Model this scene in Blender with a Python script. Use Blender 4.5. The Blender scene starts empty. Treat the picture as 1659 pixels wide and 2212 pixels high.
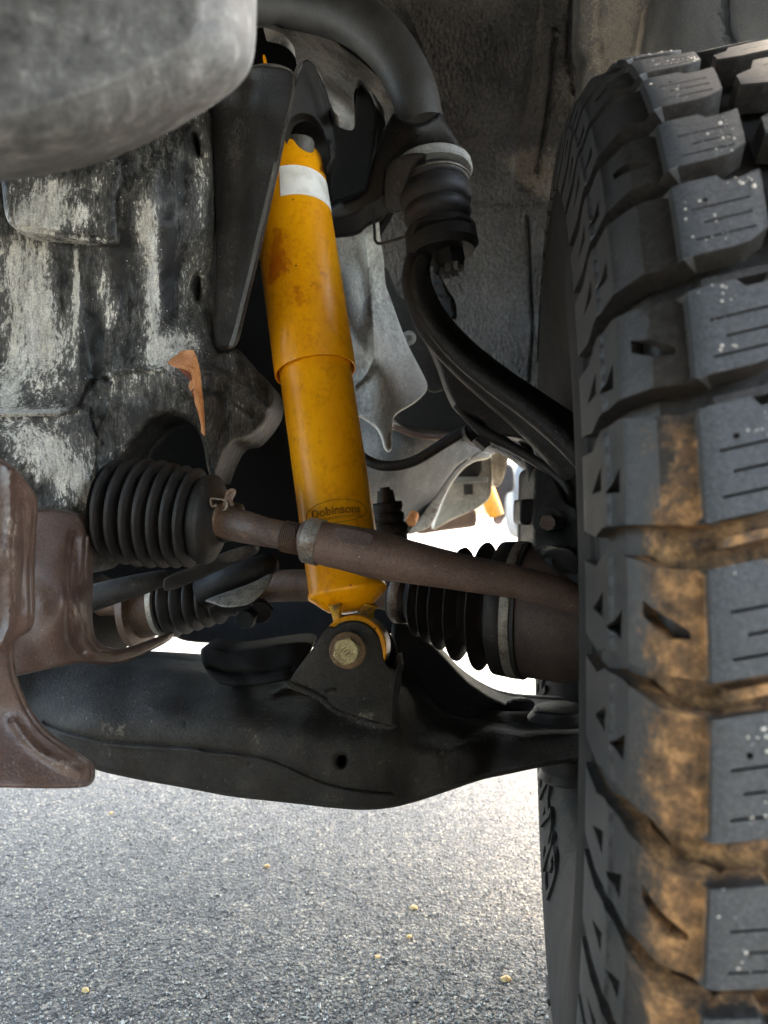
import bpy, bmesh, math, random
import numpy as np
from mathutils import Vector, Matrix, noise
from mathutils.geometry import delaunay_2d_cdt

random.seed(7)
scene = bpy.context.scene
col = scene.collection

# ---------------------------------------------------------------- camera
CAMZ = 0.50
cam = bpy.data.cameras.new("camera")
cam.lens = 26.0; cam.sensor_width = 36.0; cam.sensor_fit = 'AUTO'
cam.clip_start = 0.01; cam.clip_end = 500
cam.dof.use_dof = True; cam.dof.focus_distance = 0.60; cam.dof.aperture_fstop = 9.0
camo = bpy.data.objects.new("camera", cam); col.objects.link(camo)
camo.location = (0, 0, CAMZ); camo.rotation_euler = (math.radians(90), 0, 0)
scene.camera = camo

# ---------------------------------------------------------------- daylight
SUN_EL, SUN_AZ = 56.0, 45.0       # azimuth clockwise from +Y
world = bpy.data.worlds.new("World"); scene.world = world
world.use_nodes = True
wn = world.node_tree.nodes; wl = world.node_tree.links
bg = wn.get('Background') or wn.new('ShaderNodeBackground')
sky = wn.new('ShaderNodeTexSky'); sky.sky_type = 'NISHITA'; sky.sun_disc = False
sky.sun_elevation = math.radians(SUN_EL); sky.sun_rotation = math.radians(SUN_AZ)
sky.dust_density = 5.0; sky.air_density = 1.0; sky.ozone_density = 0.6
tint = wn.new('ShaderNodeMix'); tint.data_type = 'RGBA'; tint.blend_type = 'MULTIPLY'; tint.inputs[0].default_value = 1.0
tint.inputs[7].default_value = (1.04, 1.0, 0.90, 1.0)      # warm tint against the blue cast of the sky, like a white balance
wl.new(sky.outputs[0], tint.inputs[6]); wl.new(tint.outputs[2], bg.inputs['Color']); bg.inputs['Strength'].default_value = 0.15
sun = bpy.data.lights.new("sun", 'SUN'); sun.energy = 2.0; sun.angle = math.radians(0.5)
sun.color = (1.0, 0.95, 0.87)
suno = bpy.data.objects.new("sun", sun); col.objects.link(suno)
az, el = math.radians(SUN_AZ), math.radians(SUN_EL)
sd = Vector((math.sin(az)*math.cos(el), math.cos(az)*math.cos(el), math.sin(el)))
suno.rotation_euler = sd.to_track_quat('Z', 'Y').to_euler()
suno.location = sd*5
scene.view_settings.view_transform = 'Standard'
scene.view_settings.look = 'None'
scene.view_settings.gamma = 1.0
scene.view_settings.use_curve_mapping = False
scene.view_settings.exposure = 4.3

# ---------------------------------------------------------------- helpers
F = 2212*26.0/36.0
def P(u, v, d):
    """point that stands d metres in front of the camera plane at reading (u, v) of the 1659 x 2212 photo"""
    return Vector(((u-829.5)/F*d, d, CAMZ-(v-1106)/F*d))
def px(r, d): return r*d/F

def tag(o, label=None, cat=None, group=None, kind=None):
    if label: o['label'] = label
    if cat: o['category'] = cat
    if group: o['group'] = group
    if kind: o['kind'] = kind
    return o

def thing(name, label, cat, loc, group=None):
    o = bpy.data.objects.new(name, None); col.objects.link(o)
    o.empty_display_size = 0.02
    o.location = loc
    return tag(o, label, cat, group)

def wloc(o):
    v = Vector((0, 0, 0))
    while o is not None:
        v = v+o.location; o = o.parent
    return v

def link(name, bm, m, parent=None, sharp=35, smooth=True):
    """one mesh object from a bmesh in world coordinates"""
    me = bpy.data.meshes.new(name)
    if parent is None:
        c = Vector((0, 0, 0)); n = 0
        lo = Vector((1e9,)*3); hi = Vector((-1e9,)*3)
        for v in bm.verts:
            for i in range(3):
                lo[i] = min(lo[i], v.co[i]); hi[i] = max(hi[i], v.co[i])
        org = Vector(((lo.x+hi.x)/2, (lo.y+hi.y)/2, lo.z))
        loc = org
    else:
        org = wloc(parent); loc = Vector((0, 0, 0))
    bmesh.ops.translate(bm, verts=bm.verts, vec=-org)
    bm.to_mesh(me); bm.free()
    if smooth:
        for p in me.polygons: p.use_smooth = True
        me.set_sharp_from_angle(angle=math.radians(sharp))
    me.materials.append(m)
    o = bpy.data.objects.new(name, me); col.objects.link(o)
    o.location = loc
    if parent is not None: o.parent = parent
    return o

def catmull(pts, n=8, closed=False):
    pts = [np.array(p, float) for p in pts]
    out = []
    N = len(pts)
    rng = range(N) if closed else range(N-1)
    for i in rng:
        if closed:
            p0, p1, p2, p3 = pts[i-1], pts[i], pts[(i+1) % N], pts[(i+2) % N]
        else:
            p0 = pts[max(i-1, 0)]; p1 = pts[i]; p2 = pts[i+1]; p3 = pts[min(i+2, N-1)]
        for k in range(n):
            t = k/n
            out.append(0.5*((2*p1)+(-p0+p2)*t+(2*p0-5*p1+4*p2-p3)*t*t+(-p0+3*p1-3*p2+p3)*t**3))
    if not closed: out.append(pts[-1])
    return out

def chaikin(pts, it=2):
    pts = [np.array(p, float) for p in pts]
    for _ in range(it):
        q = []
        for i in range(len(pts)):
            a, b = pts[i], pts[(i+1) % len(pts)]
            q.append(a*0.78+b*0.22); q.append(a*0.22+b*0.78)
        pts = q
    return pts

def resample(pts, step):
    out = []
    for i in range(len(pts)):
        a, b = pts[i], pts[(i+1) % len(pts)]
        L = np.linalg.norm(b-a); k = max(1, int(round(L/step)))
        for j in range(k): out.append(a+(b-a)*j/k)
    # drop near duplicates
    res = [out[0]]
    for p in out[1:]:
        if np.linalg.norm(p-res[-1]) > step*0.12: res.append(p)
    if np.linalg.norm(res[0]-res[-1]) < step*0.12: res.pop()
    return res

def segdist(X, poly, closed=True):
    """distance of points X (n,2) to a polyline"""
    Pn = np.array(poly, float)
    A = Pn; B = np.roll(Pn, -1, axis=0)
    if not closed: A = A[:-1]; B = B[:-1]
    best = np.full(len(X), 1e9)
    for a, b in zip(A, B):
        ab = b-a; L = max(1e-12, ab@ab)
        t = np.clip(((X-a)@ab)/L, 0, 1)
        q = X-(a+t[:, None]*ab)
        best = np.minimum(best, np.hypot(q[:, 0], q[:, 1]))
    return best

def inside(X, poly):
    Pn = np.array(poly, float); x = X[:, 0]; y = X[:, 1]
    res = np.zeros(len(X), bool)
    j = len(Pn)-1
    for i in range(len(Pn)):
        xi, yi = Pn[i]; xj, yj = Pn[j]
        c = ((yi > y) != (yj > y)) & (x < (xj-xi)*(y-yi)/(yj-yi+1e-15)+xi)
        res ^= c; j = i
    return res

def surf(ctrl):
    """smooth depth through control readings (u, v, d)"""
    C = np.array(ctrl, float)
    if len(C) == 1: return lambda X: np.full(len(X), C[0, 2])
    if len(C) <= 3:
        A = np.c_[np.ones(len(C)), C[:, :2]]
        w = np.linalg.lstsq(A, C[:, 2], rcond=None)[0]
        return lambda X: w[0]+X[:, 0]*w[1]+X[:, 1]*w[2]
    S = 300.0
    U = C[:, :2]/S
    r = np.hypot(U[:, None, 0]-U[None, :, 0], U[:, None, 1]-U[None, :, 1])
    K = np.where(r > 0, r*r*np.log(r+1e-12), 0)+np.eye(len(C))*1e-4
    n = len(C); Q = np.c_[np.ones(n), U]
    A = np.block([[K, Q], [Q.T, np.zeros((3, 3))]])
    w = np.linalg.solve(A+np.eye(n+3)*1e-9, np.r_[C[:, 2], 0, 0, 0])
    def f(X):
        V = X/S
        r = np.hypot(V[:, None, 0]-U[None, :, 0], V[:, None, 1]-U[None, :, 1])
        K = np.where(r > 0, r*r*np.log(r+1e-12), 0)
        return K@w[:n]+w[n]+V@w[n+1:]
    return f

def cdt_mesh(outline, holes, step, extra=None, rnd=0):
    """triangles of a 2D outline with holes"""
    loops = [outline]+list(holes)
    V = []; E = []
    for lp in loops:
        s = len(V); V += [tuple(p) for p in lp]
        E += [(s+i, s+(i+1) % len(lp)) for i in range(len(lp))]
    O = np.array(outline)
    lo = O.min(0); hi = O.max(0)
    xs = np.arange(lo[0]+step/2, hi[0], step); ys = np.arange(lo[1]+step/2, hi[1], step*0.87)
    G = []
    for j, y in enumerate(ys):
        for x in xs: G.append((x+(step/2 if j % 2 else 0), y))
    if rnd > 0:
        for lp in loops:
            L = np.array(lp); nx = np.roll(L, -1, 0)-np.roll(L, 1, 0)
            nn = np.c_[-nx[:, 1], nx[:, 0]]; nn /= np.maximum(1e-9, np.hypot(nn[:, 0], nn[:, 1]))[:, None]
            for s in (-1, 1):
                for k in (0.15, 0.4, 0.7, 1.0):
                    G += [tuple(q) for q in L+nn*s*k*rnd]
    if extra: G += [tuple(e) for e in extra]
    G = np.array(G if G else [(1e6, 1e6)], float)
    ok = inside(G, outline)
    for h in holes: ok &= ~inside(G, h)
    dd = np.full(len(G), 1e9)
    for lp in loops: dd = np.minimum(dd, segdist(G, lp))
    ok &= dd > (min(step*0.3, rnd*0.1) if rnd > 0 else step*0.3)
    G = G[ok]
    V += [tuple(g) for g in G]
    vs, es, fs, *_ = delaunay_2d_cdt([Vector(v) for v in V], E, [], 0, 1e-5, False)
    vs = np.array([tuple(v) for v in vs])
    T = np.array([f for f in fs if len(f) == 3])
    cen = vs[T].mean(1)
    ok = inside(cen, outline)
    for h in holes: ok &= ~inside(cen, h)
    return vs, T[ok]

def solid(bm, vs, T, front, back, attr=None, lay=None, battr=None):
    """closed solid from a triangulated domain: front, back are (n,3)"""
    used = sorted(set(T.ravel().tolist())); idx = {k: i for i, k in enumerate(used)}
    fv = [bm.verts.new(front[k]) for k in used]
    bv = [bm.verts.new(back[k]) for k in used]
    if lay is not None:
        for i, k in enumerate(used):
            fv[i][lay] = attr[k]; bv[i][lay] = attr[k] if battr is None else battr
    cnt = {}
    for t in T:
        a, b, c = (idx[int(k)] for k in t)
        bm.faces.new((fv[a], fv[b], fv[c])); bm.faces.new((bv[c], bv[b], bv[a]))
        for e in ((a, b), (b, c), (c, a)):
            k = (min(e), max(e)); cnt.setdefault(k, []).append(e)
    for k, l in cnt.items():
        if len(l) == 1:
            a, b = l[0]
            bm.faces.new((fv[b], fv[a], bv[a], bv[b]))

def sheet(name, outline, ctrl, thick, m, parent=None, holes=(), step=14, rnd=0, rdep=0.004, ridges=(), sm=2,
          lump=None, stains=(), pits=(), sharp=40, taper=0.0):
    """pressed or cast piece: outline with its own distance, thickness, rounded rim and raised or sunk lines"""
    ol = resample(chaikin(outline, sm) if sm else [np.array(p, float) for p in outline], step*0.7)
    hs = [resample(chaikin(h, 2), step*0.5) for h in holes]
    extra = []
    for (pl, w, h) in ridges:
        pl2 = catmull(pl, 6)
        for i in range(len(pl2)-1):
            a, b = pl2[i], pl2[i+1]; dv = b-a; L = np.linalg.norm(dv)+1e-9; nv = np.array((-dv[1], dv[0]))/L
            for t in np.arange(0, 1, min(1, max(0.1, w*0.7/L))):
                for k in (-1, -0.5, 0, 0.5, 1): extra.append(a+dv*t+nv*k*w)
    for (cu, cv, ru, rv, h) in pits:
        for k in range(3):
            for a in range(10):
                extra.append((cu+ru*(k+1)/3*math.cos(a*.628+k), cv+rv*(k+1)/3*math.sin(a*.628+k)))
    vs, T = cdt_mesh(ol, hs, step, extra, rnd)
    d = surf(ctrl)(vs)
    if rnd > 0:
        e = segdist(vs, ol)
        for h in hs: e = np.minimum(e, segdist(vs, h))
        t = np.clip(e/rnd, 0, 1)
        d = d+rdep*(1-np.sqrt(1-(1-t)**2))
    for (pl, w, h) in ridges:
        q = segdist(vs, catmull(pl, 6), False)
        d = d-h*np.exp(-(q/w*1.4)**2)
    for (cu, cv, ru, rv, h) in pits:
        q = ((vs[:, 0]-cu)/ru)**2+((vs[:, 1]-cv)/rv)**2
        d = d-h*np.exp(-q*1.5)
    if lump:
        amp, sc = lump
        d = d+np.array([amp*noise.noise(Vector((x/sc, y/sc, 3.1))) for x, y in vs])
    if taper:
        e = segdist(vs, ol)
    fr = np.array([P(x, y, q) for (x, y), q in zip(vs, d)])
    # the back keeps the real size of the front: straight away from the lens plane, not along the view ray
    bk = fr.copy(); bk[:, 1] += thick
    if taper:
        c = bk.mean(0); bk = c+(bk-c)*(1-taper)
    bm = bmesh.new(); lay = None; att = None
    if stains is not None:
        lay = bm.verts.layers.float.new('stain')
        att = np.zeros(len(vs))
        for (cu, cv, ru, rv, w) in stains:
            q = ((vs[:, 0]-cu)/ru)**2+((vs[:, 1]-cv)/rv)**2
            att += w*np.exp(-q)
    solid(bm, vs, T, fr, bk, att, lay)
    bmesh.ops.recalc_face_normals(bm, faces=bm.faces)
    return link(name, bm, m, parent, sharp)

def frames(pts):
    pts = [Vector(p) for p in pts]
    T = []
    for i in range(len(pts)):
        a = pts[max(0, i-1)]; b = pts[min(len(pts)-1, i+1)]
        T.append((b-a).normalized())
    n = T[0].cross(Vector((0, 1, 0.01)));
    if n.length < 1e-3: n = T[0].cross(Vector((1, 0, 0)))
    n.normalize(); out = []
    for t in T:
        n = (n-t*n.dot(t)).normalized()
        out.append((t, n, t.cross(n)))
    return out

def sweep(bm, pts, rad, n=20, flat=1.0, cap=True, jit=0.0):
    fr = frames(pts); rings = []
    for p, r, (t, a, b) in zip(pts, rad, fr):
        ring = []
        for k in range(n):
            an = 2*math.pi*k/n
            q = a*math.cos(an)*r+b*math.sin(an)*r*flat
            if jit: q = q*(1+jit*noise.noise((Vector(p)+q)*60))
            ring.append(bm.verts.new(Vector(p)+q))
        rings.append(ring)
    for i in range(len(rings)-1):
        for k in range(n):
            bm.faces.new((rings[i][k], rings[i][(k+1) % n], rings[i+1][(k+1) % n], rings[i+1][k]))
    if cap:
        bm.faces.new(list(reversed(rings[0]))); bm.faces.new(rings[-1])
    return rings

def tube(name, uvdr, m, parent=None, n=20, flat=1.0, sub=8, jit=0.0, sharp=50):
    """round bar through readings (u, v, d, r in photo pixels)"""
    pts = [tuple(P(u, v, d))+(px(r, d),) for u, v, d, r in uvdr]
    c = catmull(pts, sub) if len(pts) > 2 else [np.array(pts[0])+(np.array(pts[1])-np.array(pts[0]))*k/6 for k in range(7)]
    bm = bmesh.new()
    sweep(bm, [q[:3] for q in c], [max(1e-4, q[3]) for q in c], n, flat, True, jit)
    bmesh.ops.recalc_face_normals(bm, faces=bm.faces)
    return link(name, bm, m, parent, sharp)

def lathe(name, p0, p1, prof, m, parent=None, n=48, sharp=40, arc=None, jit=0.0, closed=False):
    """turned piece: profile of (metres along p0-p1, radius)"""
    p0 = Vector(p0); ax = (Vector(p1)-p0).normalized()
    a = ax.cross(Vector((0, 1, 0)));
    if a.length < 1e-2: a = ax.cross(Vector((0, 0, 1)))
    a.normalize(); b = ax.cross(a)
    bm = bmesh.new(); rings = []
    for t, r in prof:
        ring = []
        N = n if arc is None else n+1
        for k in range(N):
            an = 2*math.pi*k/n if arc is None else arc[0]+(arc[1]-arc[0])*k/n
            q = (a*math.cos(an)+b*math.sin(an))*max(r, 1e-5)
            if jit: q = q*(1+jit*noise.noise(q*80+ax*t*80))
            ring.append(bm.verts.new(p0+ax*t+q))
        rings.append(ring)
    L = len(rings)
    for i in range(L if closed else L-1):
        A, B = rings[i], rings[(i+1) % L]
        for k in range(n):
            k2 = (k+1) % n if arc is None else k+1
            bm.faces.new((A[k], A[k2], B[k2], B[k]))
    if arc is None and not closed:
        bm.faces.new(list(reversed(rings[0]))); bm.faces.new(rings[-1])
    elif arc is not None and closed:
        bm.faces.new([r[0] for r in rings]); bm.faces.new([r[-1] for r in reversed(rings)])
    bmesh.ops.recalc_face_normals(bm, faces=bm.faces)
    return link(name, bm, m, parent, sharp)

def ring_prof(t0, t1, ri, ro, bev=0.0006):
    return [(t0, ri), (t0, ro-bev), (t0+bev, ro), (t1-bev, ro), (t1, ro-bev), (t1, ri)]

def hexa(name, c, d, r, h, m, parent, rot=0.2, dome=0.25, sharp=25):
    """hexagon head with a chamfered crown, pointing along d"""
    c = Vector(c); d = Vector(d).normalized()
    a = d.cross(Vector((0, 0, 1)));
    if a.length < 1e-2: a = d.cross(Vector((1, 0, 0)))
    a.normalize(); b = d.cross(a)
    bm = bmesh.new()
    def ring(rr, hh, hexf):
        out = []
        for k in range(24):
            an = 2*math.pi*k/24+rot
            f = 1.0
            if hexf:
                q = (an-rot) % (math.pi/3)-math.pi/6
                f = math.cos(math.pi/6)/math.cos(q)
            out.append(bm.verts.new(c+d*hh+(a*math.cos(an)+b*math.sin(an))*rr*f))
        return out
    R = [ring(r, 0, 1), ring(r, h*0.86, 1), ring(r*0.84, h, 0), ring(r*0.7, h*0.98, 0)]
    for i in range(3):
        for k in range(24): bm.faces.new((R[i][k], R[i][(k+1) % 24], R[i+1][(k+1) % 24], R[i+1][k]))
    bm.faces.new(list(reversed(R[0]))); bm.faces.new(R[-1])
    bmesh.ops.recalc_face_normals(bm, faces=bm.faces)
    return link(name, bm, m, parent, sharp)

def box(name, c, size, m, parent=None, rot=None, bev=0.002, sharp=30):
    bm = bmesh.new(); bmesh.ops.create_cube(bm, size=1)
    for v in bm.verts: v.co = Vector((v.co.x*size[0], v.co.y*size[1], v.co.z*size[2]))
    if bev: bmesh.ops.bevel(bm, geom=bm.edges[:], offset=bev, segments=2, profile=0.6, affect='EDGES')
    M = (rot.to_4x4() if rot is not None else Matrix.Identity(4))
    bmesh.ops.transform(bm, matrix=Matrix.Translation(Vector(c))@M, verts=bm.verts)
    return link(name, bm, m, parent, sharp)

# ---------------------------------------------------------------- materials
class NT:
    def __init__(s, name):
        s.m = bpy.data.materials.new(name); s.m.use_nodes = True
        s.t = s.m.node_tree; s.n = s.t.nodes
        s.b = s.n.get('Principled BSDF')
        s.tc = s.n.new('ShaderNodeTexCoord'); s.geo = s.n.new('ShaderNodeNewGeometry')
    def l(s, a, b): s.t.links.new(a, b)
    def pos(s, scale=(1, 1, 1)):
        mp = s.n.new('ShaderNodeMapping'); mp.inputs['Scale'].default_value = scale
        s.l(s.geo.outputs['Position'], mp.inputs['Vector']); return mp.outputs[0]
    def obj(s, scale=(1, 1, 1)):
        mp = s.n.new('ShaderNodeMapping'); mp.inputs['Scale'].default_value = scale
        s.l(s.tc.outputs['Object'], mp.inputs['Vector']); return mp.outputs[0]
    def noise(s, vec, sc, det=6, rough=0.6, dist=0.0):
        n = s.n.new('ShaderNodeTexNoise'); n.inputs['Scale'].default_value = sc
        n.inputs['Detail'].default_value = det; n.inputs['Roughness'].default_value = rough
        n.inputs['Distortion'].default_value = dist
        s.l(vec, n.inputs['Vector']); return n.outputs['Fac']
    def vor(s, vec, sc, feat='F1', out='Distance', rnd=1.0):
        n = s.n.new('ShaderNodeTexVoronoi'); n.feature = feat; n.inputs['Scale'].default_value = sc
        n.inputs['Randomness'].default_value = rnd
        s.l(vec, n.inputs['Vector']); return n.outputs[out]
    def ramp(s, fac, stops, interp='LINEAR'):
        r = s.n.new('ShaderNodeValToRGB'); r.color_ramp.interpolation = interp
        while len(r.color_ramp.elements) < len(stops): r.color_ramp.elements.new(0.5)
        for e, (p, c) in zip(r.color_ramp.elements, stops):
            e.position = p; e.color = (c, c, c, 1) if not isinstance(c, tuple) else tuple(c)+(1,)
        s.l(fac, r.inputs[0]); return r.outputs[0]
    def mix(s, f, a, b, blend='MIX'):
        m = s.n.new('ShaderNodeMix'); m.data_type = 'RGBA'; m.blend_type = blend
        for i, v in ((0, f), (6, a), (7, b)):
            sock = m.inputs[i]
            if isinstance(v, (int, float)): sock.default_value = v if i == 0 else (v, v, v, 1)
            elif isinstance(v, tuple): sock.default_value = v+(1,)
            else: s.l(v, sock)
        return m.outputs[2]
    def math(s, op, a, b=0.0, c=0.0, clamp=False):
        m = s.n.new('ShaderNodeMath'); m.operation = op; m.use_clamp = clamp
        for sock, v in zip(m.inputs, (a, b, c)):
            if isinstance(v, (int, float)): sock.default_value = v
            else: s.l(v, sock)
        return m.outputs[0]
    def attr(s, name):
        a = s.n.new('ShaderNodeAttribute'); a.attribute_name = name; return a.outputs['Fac']
    def bump(s, h, strength=0.4, dist=0.002, prev=None):
        b = s.n.new('ShaderNodeBump'); b.inputs['Strength'].default_value = strength
        b.inputs['Distance'].default_value = dist; s.l(h, b.inputs['Height'])
        if prev is not None: s.l(prev, b.inputs['Normal'])
        return b.outputs[0]
    def fin(s, color=None, rough=None, metal=None, normal=None, spec=None):
        for k, v in (('Base Color', color), ('Roughness', rough), ('Metallic', metal), ('Normal', normal), ('Specular IOR Level', spec)):
            if v is None: continue
            i = s.b.inputs[k]
            if isinstance(v, (int, float)): i.default_value = v
            elif isinstance(v, tuple): i.default_value = v+(1,)
            else: s.l(v, i)
        return s.m

def worn(name, base, dust, rust=None, dustamt=0.5, rough=0.6, metal=0.0, stretch=(1, 1, 1), sc=30, bump=0.35, speck=True,
         fine=500, spec=0.4, bdist=0.001, var=0.5, rustamt=0.5):
    """painted or bare metal with dust film, rust blotches, small chips and fine relief"""
    t = NT(name); p = t.pos(stretch); q = t.pos()
    n1 = t.noise(p, sc, 8, 0.65); n2 = t.noise(q, fine*0.3, 5, 0.7); n3 = t.noise(p, sc*0.3, 5, 0.6)
    c = t.mix(t.ramp(n1, [(0.3, 0.0), (0.75, 1.0)]), tuple(x*(1-var*0.5) for x in base), tuple(min(1, x*(1+var)) for x in base))
    if rust:
        rm = t.ramp(t.math('ADD', t.math('MULTIPLY', n3, 0.6), t.math('MULTIPLY', n2, 0.4)), [(0.62-0.25*rustamt, 0.0), (0.72-0.22*rustamt, 1.0)])
        c = t.mix(rm, c, rust)
    n4 = t.noise(p, fine*0.75, 4, 0.75); n5 = t.noise(p, sc*2.6, 6, 0.7)
    dm = t.math('ADD', t.math('MULTIPLY', n1, 0.35), t.math('MULTIPLY', n2, 0.3))
    dm = t.math('ADD', dm, t.math('ADD', t.math('MULTIPLY', n4, 0.55), t.math('MULTIPLY', n5, 0.45)))
    dm = t.math('ADD', dm, t.math('MULTIPLY', t.attr('stain'), 0.38))
    hard = t.ramp(t.math('SUBTRACT', dm, 0.5), [(0.53-0.3*dustamt, 0.0), (0.61-0.3*dustamt, 1.0)])
    soft = t.ramp(t.math('SUBTRACT', dm, 0.5), [(0.34-0.2*dustamt, 0.0), (0.85-0.2*dustamt, 0.4)])
    dm = t.math('MAXIMUM', t.math('MULTIPLY', hard, t.ramp(t.math('ADD', t.math('MULTIPLY', n5, 0.5), t.math('MULTIPLY', n4, 0.5)), [(0.36, 0.25), (0.62, 1.0)])), soft)
    c = t.mix(dm, c, dust)
    c = t.mix(1.0, c, t.ramp(t.noise(q, 800, 3, 0.8), [(0.32, 0.62), (0.5, 1.0), (0.68, 1.45)]), 'MULTIPLY')
    gr = t.math('ADD', t.math('MULTIPLY', t.attr('stain'), 1.6), t.math('ADD', n1, n5))       # oily grime blotches
    c = t.mix(t.ramp(gr, [(0.05, 0.9), (0.55, 0.0)]), c, tuple(x*0.25 for x in base))
    if speck:
        v = t.vor(q, 170); sp = t.ramp(v, [(0.055, 1.0), (0.09, 0.0)])
        gate = t.ramp(t.noise(q, 40, 2), [(0.52, 0.0), (0.6, 1.0)])
        c = t.mix(t.math('MULTIPLY', sp, gate), c, tuple(min(1, x*1.2+0.12) for x in dust))
    bp = t.bump(t.math('ADD', t.math('MULTIPLY', n2, 0.5), t.math('MULTIPLY', t.noise(q, fine, 3), 0.5)), min(1.0, bump*1.6), bdist*1.6)
    bp = t.bump(n1, bump*0.5, bdist*4, bp)
    r = t.math('ADD', t.math('MULTIPLY', n2, 0.35), rough-0.15)
    return t.fin(c, r, metal, bp, spec)
M = {}
M['frame'] = worn('frame_weathered', (0.011, 0.0115, 0.011), (0.78, 0.76, 0.68), None, 0.29, 0.5, 0.0, (1, 1, 0.22), 46, 0.5, fine=700, spec=0.5)
M['bumper'] = worn('bumper_dusty_steel', (0.085, 0.086, 0.085), (0.22, 0.22, 0.21), (0.045, 0.042, 0.04), 0.45, 0.42, 0.0, (1, 1, 1), 28, 0.4, speck=True, fine=200, spec=0.6)
M['tower'] = worn('bracket_dark_steel', (0.026, 0.0245, 0.0235), (0.10, 0.096, 0.088), None, 0.36, 0.6, 0.0, (1, 1, 0.5), 30, 0.4)
M['edge'] = worn('edge_grey', (0.10, 0.098, 0.094), (0.26, 0.25, 0.23), None, 0.4, 0.6)
M['brown'] = worn('brown_rusty_plate', (0.080, 0.046, 0.034), (0.24, 0.19, 0.15), (0.045, 0.034, 0.028), 0.30, 0.42, 0.0, (1, 1, 1), 26, 0.3, spec=0.7)
M['arm'] = worn('lower_arm_black_paint', (0.024, 0.022, 0.0192), (0.10, 0.09, 0.07), (0.040, 0.026, 0.018), 0.36, 0.72, 0.0, (1, 1, 0.6), 30, 0.55, spec=0.2, rustamt=0.3)
M['armtube'] = worn('upper_arm_black_paint', (0.042, 0.043, 0.043), (0.11, 0.105, 0.095), None, 0.22, 0.55, 0.0, (1, 1, 1), 22, 0.2, spec=0.55)
M['black'] = worn('black_oily_metal', (0.0060, 0.0056, 0.0052), (0.04, 0.036, 0.031), None, 0.20, 0.6, 0.0, (1, 1, 1), 30, 0.35, spec=0.3)
M['knuckle'] = worn('cast_iron_black', (0.013, 0.012, 0.011), (0.055, 0.050, 0.044), None, 0.26, 0.55, 0.0, (1, 1, 1), 45, 0.6, spec=0.35)
M['void'] = worn('underbody_shade_black', (0.005, 0.005, 0.005), (0.012, 0.012, 0.012), None, 0.2, 0.8, 0.0, (1, 1, 1), 20, 0.3, speck=False, spec=0.2)  # near-black: shade of hollows put into colour; also shading panels and bump pad
M['rubber'] = worn('boot_rubber', (0.010, 0.009, 0.0085), (0.085, 0.065, 0.048), (0.040, 0.024, 0.016), 0.36, 0.55, 0.0, (1, 1, 1), 34, 0.2, speck=False, spec=0.5, rustamt=0.25)
M['rod'] = worn('tie_rod_rust', (0.105, 0.063, 0.045), (0.24, 0.19, 0.15), (0.050, 0.031, 0.023), 0.25, 0.52, 0.0, (1, 1, 1), 24, 0.35, spec=0.5)
M['rodbare'] = worn('threaded_rod_rust', (0.15, 0.09, 0.058), (0.30, 0.25, 0.18), (0.07, 0.045, 0.035), 0.35, 0.5, 0.0, (1, 1, 1), 50, 0.4, spec=0.5)
M['band'] = worn('zinc_clamp', (0.22, 0.20, 0.165), (0.40, 0.37, 0.31), (0.10, 0.06, 0.035), 0.40, 0.4, 0.4, (1, 1, 1), 60, 0.4, rustamt=0.55)
M['zinc'] = worn('yellow_zinc_bolt', (0.45, 0.36, 0.17), (0.85, 0.74, 0.42), (0.12, 0.07, 0.03), 0.52, 0.38, 0.4, (1, 1, 1), 90, 0.7, fine=900, speck=False, rustamt=0.6, bdist=0.002)
M['rustwash'] = worn('rusty_washer', (0.15, 0.09, 0.045), (0.36, 0.29, 0.16), (0.08, 0.04, 0.022), 0.4, 0.45, 0.3, (1, 1, 1), 90, 0.6, fine=900, speck=False)
M['shield'] = worn('grey_shield', (0.40, 0.415, 0.39), (0.60, 0.605, 0.56), (0.15, 0.152, 0.145), 0.42, 0.5, 0.0, (1, 1, 0.35), 26, 0.3, spec=0.4)
M['beige'] = worn('dusty_panel', (0.44, 0.41, 0.35), (0.60, 0.56, 0.48), (0.16, 0.13, 0.10), 0.45, 0.6, 0.0, (1, 1, 1), 18, 0.4)
M['rail'] = worn('grey_rail', (0.11, 0.115, 0.115), (0.24, 0.24, 0.23), None, 0.42, 0.55, 0.0, (1, 1, 0.4), 24, 0.3)
M['panel'] = worn('inner_panel', (0.22, 0.22, 0.21), (0.48, 0.46, 0.42), (0.07, 0.07, 0.07), 0.42, 0.6, 0.0, (1, 1, 0.6), 18, 0.4)

# sprayed undercoat of the inner fender
t = NT('undercoat'); q = t.pos()
a = t.noise(q, 120, 5, 0.7); b = t.noise(q, 16, 4); c_ = t.vor(t.pos((1, 1, 0.6)), 200)
cc = t.mix(t.ramp(b, [(0.35, 0.0), (0.7, 1.0)]), (0.115, 0.112, 0.108), (0.22, 0.213, 0.202))
cc = t.mix(t.ramp(t.math('ADD', t.math('MULTIPLY', t.attr('stain'), 0.5), t.math('MULTIPLY', a, 0.6)), [(0.5, 0.0), (0.7, 1.0)]), cc, (0.36, 0.32, 0.27))
cc = t.mix(1.0, cc, t.ramp(t.noise(q, 260, 4, 0.8), [(0.34, 0.68), (0.5, 1.0), (0.66, 1.35)]), 'MULTIPLY')
bp = t.bump(t.math('ADD', a, t.math('MULTIPLY', c_, 0.6)), 1.0, 0.012)
M['undercoat'] = t.fin(cc, 0.72, 0.0, bp, 0.35)

# liner beige panel
M['liner'] = worn('liner_dusty', (0.17, 0.168, 0.16), (0.42, 0.38, 0.31), None, 0.48, 0.5, 0.0, (1, 1, 1), 22, 0.5, spec=0.5)
M['linersmooth'] = worn('liner_smooth', (0.26, 0.285, 0.305), (0.36, 0.375, 0.38), None, 0.35, 0.55, 0.0, (1, 1, 1), 8, 0.15, speck=False)

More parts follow.
